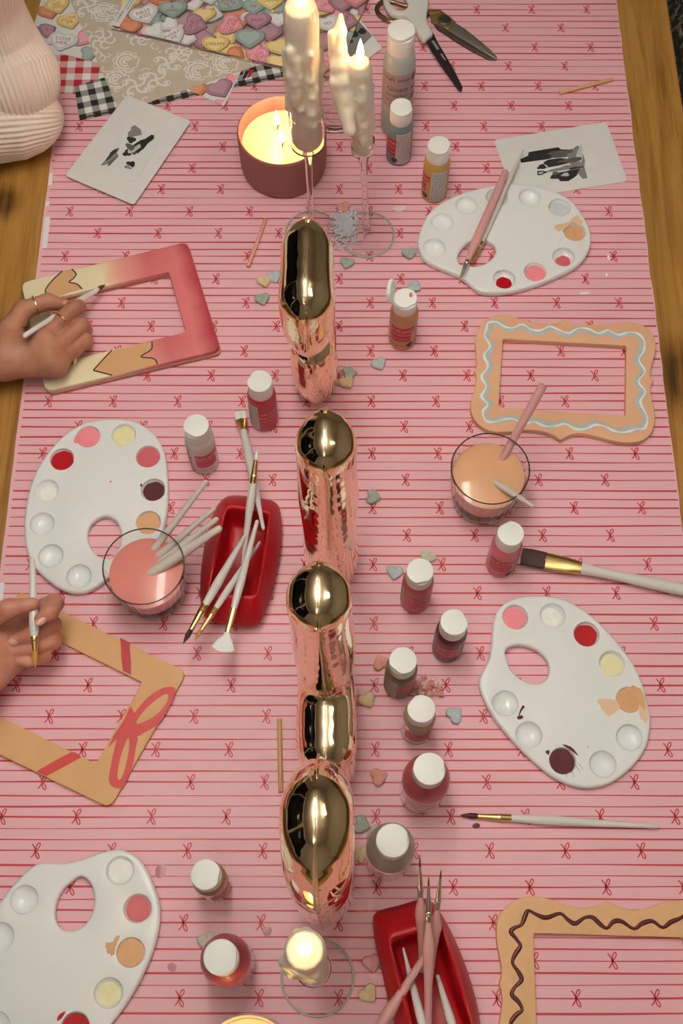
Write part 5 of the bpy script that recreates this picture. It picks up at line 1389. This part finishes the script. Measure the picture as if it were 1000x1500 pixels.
# ================================================================ wax shavings, crumbs, drops
def build_bits():
    rnd = random.Random(21)
    c = P(505, 340); mb = MB(); wm = M('wax_flake', C(226, 214, 202), .5, sss=.3)
    def flake(x, y, z, s, m):
        k = Matrix.Rotation(rnd.uniform(0, 6.28), 3, Vector((rnd.uniform(-1, 1), rnd.uniform(-1, 1), 1.0)).normalized()); q = [k @ (Vector(c) * s * rnd.uniform(.8, 1.0)) for c in ((1, 0, 0), (0, 1, 0), (-1, 0, 0), (0, -1, 0), (0, 0, .7), (0, 0, -.7))]
        mb.add([(x + p.x, y + p.y, max(z + p.z, SURF + .0001)) for p in q], [(0, 1, 4), (1, 2, 4), (2, 3, 4), (3, 0, 4), (1, 0, 5), (2, 1, 5), (3, 2, 5), (0, 3, 5)], m)
    for i in range(800):
        r = abs(rnd.gauss(0, 1)) * .012; a = rnd.uniform(0, 6.28); r = min(r, .026)
        flake(c.x + r * math.cos(a), c.y + .004 + r * math.sin(a) * 1.35, SURF + .0038 + max(0, .010 - r * .55) * rnd.uniform(.5, 1), rnd.uniform(.0012, .0024), wm)
    o = mb.build('wax_shavings', None, False, origin=(c.x, c.y, SURF)); tag(o, 'small heap of white wax shavings beside the glass candlestick', 'wax shavings', kind='stuff')
    c = P(624, 1008); mb = MB(); pm = M('crumb', C(206, 136, 116), .7); pl = M('crumb_pale', C(222, 180, 170), .4)
    for i in range(60):
        flake(c.x + rnd.gauss(0, .0085), c.y + rnd.gauss(0, .0055), SURF + rnd.uniform(.001, .005), rnd.uniform(.0024, .0048), pm if i % 3 else pl)
    o = mb.build('candy_crumbs', None, False, origin=(c.x, c.y, SURF)); tag(o, 'crumbled pink candy beside the olive bottle', 'candy crumbs', kind='stuff')
    def drop(name, label, cat, px, r, mat, h=.0006, asp=1.0, rot=0.0, grp=None):
        p = P(*px); n = 20; ph = rnd.uniform(0, 6)
        lp = [(p.x + r * math.cos(a + rot) * (1 + .12 * math.sin(2 * a + ph) + .06 * math.sin(5 * a)), p.y + asp * r * math.sin(a + rot) * (1 + .12 * math.sin(2 * a + ph))) for a in np.linspace(0, 2 * PI, n + 1)[:-1]]
        o = MB().add(*plate_geo([lp], SURF - .00005, SURF + h, min(h * .5, r * .3)), mat).build(name, None, True, 50, origin=(p.x, p.y, SURF)); tag(o, label, cat, grp)
    wax = M('wax_bit', C(224, 196, 190), .4)
    drop('wax_drop', 'blob of white wax right of the glass foot', 'wax drop', (585, 307), .009, wax, .002, .5, .3, 'wax drops')
    wine = M('paint_burgundy'); 
    drop('paint_drop', 'dark red paint drop below the thin round brush tip', 'paint drop', (697, 1210), .0042, wine, .0008, .6)
    stain = M('stain', C(176, 112, 118), .3)
    for lb, px, r in (('greasy round stain beside the bottom left palette', (235, 1276), .0058), ('greasy round stain left of the foreground candle', (391, 1364), .0042), ('greasy stain right of the palette at bottom left', (252, 1417), .0040), ('tiny round stain near the sweater sleeve', (78, 236), .0018)):
        drop('wax_stain', lb, 'stain', px, r, stain, .0001, 1.1, 0, 'stains on the paper')
    wp = M('paint_white')
    for lb, px, r, asp, rot in (('white paint dash below the top right palette', (856, 430), .0075, .25, .2), ('white paint dash right of the top right palette', (891, 378), .0016, 3.2, 0), ('white paint fleck right of the rose well', (888, 403), .0014, 2.2, 0)):
        drop('paint_drop', lb, 'paint drop', px, r, wp, .0005, asp, rot, 'white paint marks')
build_bits()

# ================================================================ gold foil letter balloons, standing on edge along the table
m_foil = M('gold_foil', (.93, .74, .50), .055, 1.0)
def balloon(label, x0, outline, thick, holes=(), lean=0.0, seed=1, arm=.045):
    """outline: (y, z) loop of the letter in its own plane; thick: half thickness; x0: middle plane; lean: drift of x per metre of height"""
    rnd = random.Random(seed); z_ = [p[1] for p in outline]
    y0 = np.mean([p[0] for p in outline])
    t = thing('foil_balloon', label, 'balloon', (x0, float(y0), SURF), 'gold foil letter balloons')
    loops = [np.array(ccw(outline))] + [np.array(ccw(h)) for h in holes]
    def res(lp, d):
        q = np.vstack([lp, lp[:1]]); s = np.r_[0, np.cumsum(np.linalg.norm(np.diff(q, axis=0), axis=1))]; n = max(8, int(s[-1] / d)); g = np.linspace(0, s[-1], n + 1)[:-1]
        return np.stack([np.interp(g, s, q[:, k]) for k in (0, 1)], 1)
    loops = [res(l, .0026) for l in loops]
    segA = np.vstack(loops); segB = np.vstack([np.roll(l, -1, 0) for l in loops])
    arc = np.concatenate([np.arange(len(l)) * .0026 for l in loops])
    def dist(pts):
        D = np.full(len(pts), 9.0); S = np.zeros(len(pts))
        for i in range(0, len(pts), 400):
            p = pts[i:i + 400, None]; ab = segB - segA; tt = np.clip(((p - segA) * ab).sum(2) / (ab ** 2).sum(1), 0, 1)
            dd = np.linalg.norm(p - segA - tt[..., None] * ab, axis=2); k = dd.argmin(1); D[i:i + 400] = dd.min(1); S[i:i + 400] = arc[k] + .0026 * tt[np.arange(len(k)), k]
        return D, S
    lo, hi = segA.min(0), segA.max(0)
    pts = []
    for d in (.0004, .0012, .0026, .0046, .0072, .0105):
        for k, l in enumerate(loops): pts.append(inset_loop(l, d if k == 0 else -d))
    g = .0042; gx, gy = np.meshgrid(np.arange(lo[0], hi[0], g), np.arange(lo[1], hi[1], g)); gx[1::2] += g / 2
    pts.append(np.stack([gx.ravel(), gy.ravel()], 1)); P_ = np.vstack(pts)
    ins = pip(P_, loops[0])
    for h in loops[1:]: ins &= ~pip(P_, h)
    P_ = P_[ins]; D, S = dist(P_)
    lev = np.concatenate([np.full(sum(len(l) for l in loops), d) for d in (.0004, .0012, .0026, .0046, .0072, .0105)] + [np.full(gx.size, -1.0)])[ins]
    keep = np.where(lev > 0, np.abs(D - lev) < .0002, D > .0132); P_ = P_[keep]
    A = np.vstack([segA, P_]); nb = len(segA)
    edges = []; o = 0
    for l in loops: edges += [(o + i, o + (i + 1) % len(l)) for i in range(len(l))]; o += len(l)
    r = delaunay_2d_cdt([Vector(p) for p in A], edges, [], 0, 1e-9)
    V = np.array([[p.x, p.y] for p in r[0]]); T = np.array([list(q) for q in r[2]])
    cen = V[T].mean(1); ok = pip(cen, loops[0])
    for h in loops[1:]: ok &= ~pip(cen, h)
    T = T[ok]; a = V[T[:, 1]] - V[T[:, 0]]; b = V[T[:, 2]] - V[T[:, 0]]; s = a[:, 0] * b[:, 1] - a[:, 1] * b[:, 0]
    T[s < 0] = T[s < 0][:, ::-1]
    D, S = dist(V); D = np.where(D < 1e-5, 0, D)
    q = np.clip(D / arm, 0, 1); th = thick * np.maximum(0, 1 - (1 - q) ** 2.3) ** .64
    ph = rnd.uniform(0, 6)
    puck = np.exp(-((D - .003) / .005) ** 2) * (np.sin(S * 2 * PI / .031 + 2.6 * np.sin(S * 33 + ph)) * .5 + .5 * np.sin(S * 2 * PI / .019 + ph)) * .00055 * (D > 0)
    broad = .0012 * np.sin(V[:, 0] * 60 + ph) * np.sin(V[:, 1] * 44 + 2 * ph) * q
    th = np.maximum(0, th - puck + broad)
    n = len(V); v = []; mp = []
    for sgn in (1, -1):
        for i in range(n):
            if sgn < 0 and D[i] == 0: continue
            v.append((x0 + sgn * th[i] + lean * V[i, 1], V[i, 0], V[i, 1]))
    m2 = np.arange(n); m2[D > 0] = n + np.arange(int((D > 0).sum()))
    f = [tuple(int(i) for i in t_) for t_ in T] + [tuple(int(m2[i]) for i in t_[::-1]) for t_ in T]
    part('foil', (v, f), m_foil, t, angle=None)
    # the welded seam running round the edge
    fl = []; ff = []
    for k, l in enumerate(loops):
        out = inset_loop(l, -.0026 if k == 0 else .0026); o = len(fl); n = len(l)
        for i in range(n):
            w_ = .0004 * math.sin(i * 1.9)
            fl += [(x0 - .0002 + lean * l[i][1], l[i][0], l[i][1]), (x0 + w_ - .0002 + lean * out[i][1], out[i][0], max(out[i][1], SURF)), (x0 + w_ + .0002 + lean * out[i][1], out[i][0], max(out[i][1], SURF)), (x0 + .0002 + lean * l[i][1], l[i][0], l[i][1])]
        for i in range(n):
            a_, b_ = o + 4 * i, o + 4 * ((i + 1) % n)
            ff += [(a_, a_ + 1, b_ + 1, b_), (a_ + 1, a_ + 2, b_ + 2, b_ + 1), (a_ + 2, a_ + 3, b_ + 3, b_ + 2)]
    part('seam', (fl, ff), m_foil, t, angle=None)
Z0 = SURF + .0028
def rp(pts, r): return rounded_poly(pts, r, 7)
# far letter with two arms towards the camera
balloon('gold foil letter balloon farthest away beside the glass candlesticks', -.0300, rp([(.735, Z0), (.724, .200), (.702, .318), (.596, .318), (.584, .250), (.600, .212), (.676, .190), (.690, .155), (.680, .122), (.655, .112), (.646, .060), (.660, Z0)], [.016, .02, .030, .034, .03, .02, .012, .012, .012, .028, .03, .02]), .0262, arm=.040, seed=2, lean=-.010)
balloon('gold foil letter I balloon standing tall in the middle of the row', -.0110, rp([(.508, Z0), (.500, .318), (.436, .318), (.424, Z0)], [.014, .034, .034, .014]), .0285, arm=.040, seed=4, lean=-.010)
balloon('gold foil letter L balloon with its foot towards the camera', -.0130, rp([(.362, Z0), (.358, .312), (.296, .312), (.284, .122), (.215, .122), (.208, Z0)], [.014, .030, .030, .010, .030, .022]), .0285, arm=.036, seed=6, lean=-.020)
def oval(cy, cz, ry, rz, n=60, p=2.5):
    return [(cy + ry * math.copysign(abs(math.cos(a)) ** (2 / p), math.cos(a)), cz + rz * math.copysign(abs(math.sin(a)) ** (2 / p), math.sin(a))) for a in np.linspace(0, 2 * PI, n + 1)[:-1]]
balloon('gold foil letter O balloon nearest the foreground candle', -.0150, oval(.140, Z0 + .170, .064, .170), .0285, holes=[oval(.140, Z0 + .170, .010, .080, 30, 2.0)], arm=.040, seed=8, lean=-.012)

# ================================================================ people: two painting hands and a sweater arm
from mathutils.bvhtree import BVHTree
def skin_mat(name, c, deep):
    m = M(name, c, .5, sss=.12, bump=(260, .25, .0006))
    nt = m.node_tree; b = nt.nodes['Principled BSDF']
    tc = nt.nodes.new('ShaderNodeTexCoord'); n = nt.nodes.new('ShaderNodeTexNoise'); n.inputs['Scale'].default_value = 38; n.inputs['Detail'].default_value = 3
    nt.links.new(tc.outputs['Object'], n.inputs['Vector'])
    r = nt.nodes.new('ShaderNodeValToRGB'); r.color_ramp.elements[0].position = .35; r.color_ramp.elements[1].position = .68
    r.color_ramp.elements[0].color = (*deep, 1); r.color_ramp.elements[1].color = (*c, 1)
    nt.links.new(n.outputs['Fac'], r.inputs['Fac']); nt.links.new(r.outputs['Color'], b.inputs['Base Color'])
    return m
def chain(pts, rad): return [(np.array(pts[i]), np.array(pts[i + 1]), rad[i], rad[i + 1]) for i in range(len(pts) - 1)]
def ring_on(a, b, f, r, mat, parent, name='ring', rr=.0011, n=40, bead=0):
    """a band round a finger segment a-b at share f"""
    a, b = Vector(a), Vector(b); c = a.lerp(b, f); d = (b - a).normalized(); u, v_ = frame_of(d)
    o = part(name, tube([c + (u * math.cos(q) + v_ * math.sin(q)) * r for q in np.linspace(0, 2 * PI, n + 1)], rr, 8, False, mod=(lambda i, a_: 1 + bead * math.sin(i * PI / 2)) if bead else None), mat, parent)
    return o
def nail(tip, back, upv, mat, parent, w_=.0052, l=.0062, h=.0015):
    """fingernail: a thin curved shield sitting on the end of a finger"""
    tip, back = Vector(tip), Vector(back); d = (tip - back).normalized(); n = (Vector(upv) - d * d.dot(Vector(upv))).normalized(); s = d.cross(n)
    v = []; f = []; N = 7
    for i in range(N):
        for j in range(N):
            x = (j / (N - 1) - .5) * 2; y = (i / (N - 1) - .5) * 2
            xx = x * math.sqrt(max(0, 1 - .5 * y * y)); yy = y * math.sqrt(max(0, 1 - .35 * x * x))
            v.append(tip + s * xx * w_ + d * yy * l + n * (h - .0022 * xx * xx - .0006 * yy * yy))
    for i in range(N - 1):
        for j in range(N - 1): f.append((i * N + j, i * N + j + 1, (i + 1) * N + j + 1, (i + 1) * N + j))
    k = len(v); v += [p - n * .0008 for p in v]; f += [tuple(k + q for q in reversed(c)) for c in f]
    part('nail', (v, f), mat, parent)
gold_ring = M('ring_gold', (.88, .66, .36), .2, 1.0); silver_ring = M('ring_silver', (.8, .78, .75), .2, 1.0)

def hand_upper():
    h = lambda x, y, z: np.array(P(x / 5.5556, 400 + y / 5.5556, z))
    sk = skin_mat('skin_tan', C(182, 124, 94), C(158, 100, 74))
    wr = h(20, 690, .040); palm = [(h(-1000, 880, .060), h(-420, 770, .045), .034, .028), (h(-420, 770, .045), wr, .027, .0215)]
    mI, mM, mR, mP = h(345, 540, .050), h(400, 650, .048), h(445, 720, .040), h(450, 755, .032)
    palm += [(wr, mI, .019, .0125), (wr, mM, .0195, .0130), (wr, mR, .019, .0125), (wr, mP, .017, .0115)]
    palm += [(wr, h(110, 430, .043), .019, .014)]
    thumb = [h(40, 560, .042), h(185, 300, .044), h(390, 232, .042), h(520, 258, .035)]
    idx = [mI, h(600, 285, .050), h(640, 275, .036), h(590, 305, .026)]
    mid = [mM, h(660, 430, .042), h(690, 465, .028), h(630, 430, .020)]
    rng = [mR, h(690, 550, .032), h(700, 570, .023), h(640, 530, .018)]
    pky = [mP, h(600, 650, .024), h(640, 610, .0195), h(590, 570, .0185)]
    groups = [(.014, palm), (.004, chain(thumb, [.0155, .0108, .0096, .0070])), (.003, chain(idx, [.0122, .0094, .0084, .0066])), (.003, chain(mid, [.0122, .0094, .0084, .0068])), (.003, chain(rng, [.0115, .0088, .0080, .0066])), (.003, chain(pky, [.0105, .0078, .0070, .0062]))]
    # knuckles
    groups[0][1].extend([(p + np.array([0, 0, .0015]), p + np.array([0, 0, .0016]), r, r) for p, r in ((mI, .0120), (mM, .0124), (mR, .0116))])
    v, f = organic(groups, .0014, .006, k_join=.0022)
    o = MB().add(v, f, sk).build('person', None, True, None, origin=tuple(wr))
    tag(o, 'right hand of a person wearing gold rings, painting the hearts frame', 'person')
    nm = M('nail_polish', C(196, 138, 116), .2, coat=.5)
    nail(h(520, 240, .041), h(420, 228, .046), (0, -.2, 1), nm, o, .0046, .0068, .0012)
    ring_on(thumb[1], thumb[2], .52, .0112, gold_ring, o); ring_on(idx[0], idx[1], .60, .0116, gold_ring, o, rr=.0013, bead=.25)
    for k in (.70, .80): ring_on(pky[0], pky[1], k, .0100, gold_ring, o, rr=.0011)
    # little tattoo on the back of the hand, laid on the skin
    bv = BVHTree.FromPolygons([Vector(p) for p in v], f); ink = M('tattoo_ink', C(58, 44, 38), .5)
    def lay(px, py):
        d = (P(px, py, 0) - Vector((0, 0, H))).normalized(); q = bv.ray_cast(Vector((0, 0, H)), d); return q[0] - d * .0003 if q[0] else P(px, py, .06)
    mb = MB()
    for (a, b, c) in (((172, 432), (225, 470), 5), ((225, 430), (188, 478), 5), ((192, 440), (232, 442), 8)):
        m = 6; pts = [(a[0] + (b[0] - a[0]) * i / m, a[1] + (b[1] - a[1]) * i / m) for i in range(m + 1)]
        rv, rf = ribbon2d(pts, [c * (.5 + math.sin(PI * i / m)) for i in range(m + 1)]); mb.add([lay(x / 5.5556, 400 + y / 5.5556) for x, y in rv], rf, ink)
    mb.build('tattoo', o, False, label='small dark tattoo on the back of the hand')
    brush('white brush held in the upper hand, touching the hearts frame', (154, 417, .0145), (34, 493, .080), 'round', 'brown', r=.0034, bl=.013, fl=.010, end_r=.0030, ferrule=m_hwhite)
hand_upper()

def hand_lower():
    h = lambda x, y, z: np.array(P(x / 6.818, 820 + y / 6.818, z))
    sk = skin_mat('skin_rosy', C(204, 142, 114), C(178, 112, 88))
    wr = h(-150, 1100, .050)
    palm = [(h(-900, 1500, .075), h(-480, 1290, .058), .032, .027), (h(-480, 1290, .058), wr, .026, .0215)]
    mI, mM, mR, mP = h(170, 600, .040), h(200, 740, .036), h(190, 870, .034), h(160, 985, .034)
    palm += [(wr, mI, .019, .0125), (wr, mM, .019, .0125), (wr, mR, .0185, .0120), (wr, mP, .0175, .0115), (h(-180, 820, .056), h(-60, 960, .054), .017, .016)]
    thumb = [h(-230, 860, .060), h(-150, 620, .078), h(90, 490, .092), h(325, 440, .091)]
    idx = [mI, h(545, 430, .070), h(500, 520, .090), h(405, 590, .091)]
    mid = [mM, h(520, 650, .058), h(330, 745, .066), h(150, 800, .063)]
    rng = [mR, h(525, 805, .050), h(330, 880, .056), h(110, 900, .056)]
    pky = [mP, h(430, 955, .044), h(280, 1000, .048), h(110, 1000, .050)]
    groups = [(.014, palm), (.005, chain(thumb, [.0150, .0112, .0098, .0066])), (.003, chain(idx, [.0120, .0094, .0084, .0064])), (.003, chain(mid, [.0120, .0092, .0084, .0066])), (.003, chain(rng, [.0115, .0090, .0080, .0064])), (.003, chain(pky, [.0105, .0082, .0072, .0060]))]
    v, f = organic(groups, .0014, .006, k_join=.0022)
    o = MB().add(v, f, sk).build('person', None, True, None, origin=tuple(wr))
    tag(o, 'hand of a person with a silver ring, holding a brush over the ribbon frame', 'person')
    nm = M('nail_plain', C(206, 146, 122), .25, coat=.4)
    nail(h(400, 600, .0965), h(490, 520, .096), (-.2, -.2, 1), nm, o, .0046, .0060, .0008)
    nail(h(140, 806, .0690), h(330, 745, .070), (0, -.2, 1), nm, o, .0044, .0056, .0006)
    ring_on(rng[0], rng[1], .80, .0104, silver_ring, o, rr=.0014, bead=.35)
    a, b = Vector(h(-420, 1340, .056)), Vector(h(-70, 1180, .047)); d = (b - a).normalized(); e = b - d * .012
    far = Vector(h(-1000, 1530, .078))
    part('sleeve', tube([far, a, e - d * .02, e, e + d * .001, e - d * .012], [.044, .038, .0345, .0330, .0300, .0285], 72, False, mod=lambda i, q: 1 + .018 * math.sin(9 * q + i) + .01 * math.sin(31 * q)), M('sleeve_rose', C(206, 110, 108), .8, bump=(700, .4)), o, label='rose pink sleeve cuff')
    brush('white brush held upright in the lower hand', (51.6, 979, .074), (47, 818, .094), 'round', 'gold', r=.0040, bl=.016, fl=.016, end_r=.0024, ferrule=m_gold, bulge=[(0, .95), (.1, 1.25), (.3, 1.2), (.6, .9), (.98, .75), (1, .4)])
hand_lower()

def sweater_arm():
    k = lambda x, y, z: P(x, y, z)
    arm = [(np.array(k(-25, -160, .34)), np.array(k(-14, 20, .17)), .030, .030), (np.array(k(-14, 20, .17)), np.array(k(24, 165, .052)), .028, .026), (np.array(k(24, 165, .052)), np.array(k(-280, 215, .055)), .026, .026)]
    v, f = organic([(.01, arm)], .006, .01)
    o = MB().add(v, f, skin_mat('skin_arm', C(196, 136, 108), C(170, 110, 84))).build('person', None, True, None, origin=tuple(k(0, 100, 0)))
    tag(o, 'arm of a person in a cream ribbed sweater leaning on the table', 'person')
    km = M('cream_knit', C(224, 200, 178), .85, bump=(900, .5, .0006), noise=(40, .04))
    def sleeve(name, pts, rad, ribs, fold, lab, n=360, sub=14, flat=1.0):
        P_ = smooth_open([tuple(p) for p in pts], sub); R_ = [float(x) for x in np.interp(np.linspace(0, len(rad) - 1, len(P_)), range(len(rad)), rad)]
        m = len(P_)
        def mod(i, a):
            s = i / m
            return 1 + .016 * math.cos(ribs * a) + fold * (math.sin(s * 26 + 2.2 * math.sin(a + .5)) * .5 * (.5 + .5 * math.sin(a * 1.0 + 1.1)) + .5 * math.sin(3 * a + s * 9) * s)
        part(name, tube(P_, R_, n, True, mod=mod, flat=flat), km, o, label=lab)
    sleeve('lower_sleeve', [k(74, 168, .036), k(69, 169, .042), k(56, 170, .048), k(30, 171, .052), k(-10, 174, .054), k(-90, 184, .056), k(-260, 210, .060)], [.008, .028, .043, .0520, .0535, .052, .048], 46, .035, 'cream ribbed knit around the elbow')
    sleeve('upper_sleeve', [k(-56, -170, .35), k(-36, -70, .26), k(-22, 0, .19), k(-6, 50, .140), k(10, 90, .108), k(20, 116, .092), k(22, 124, .082)], [.048, .046, .043, .047, .056, .0580, .050], 54, .045, 'cream ribbed knit folded over the upper arm')
sweater_arm()
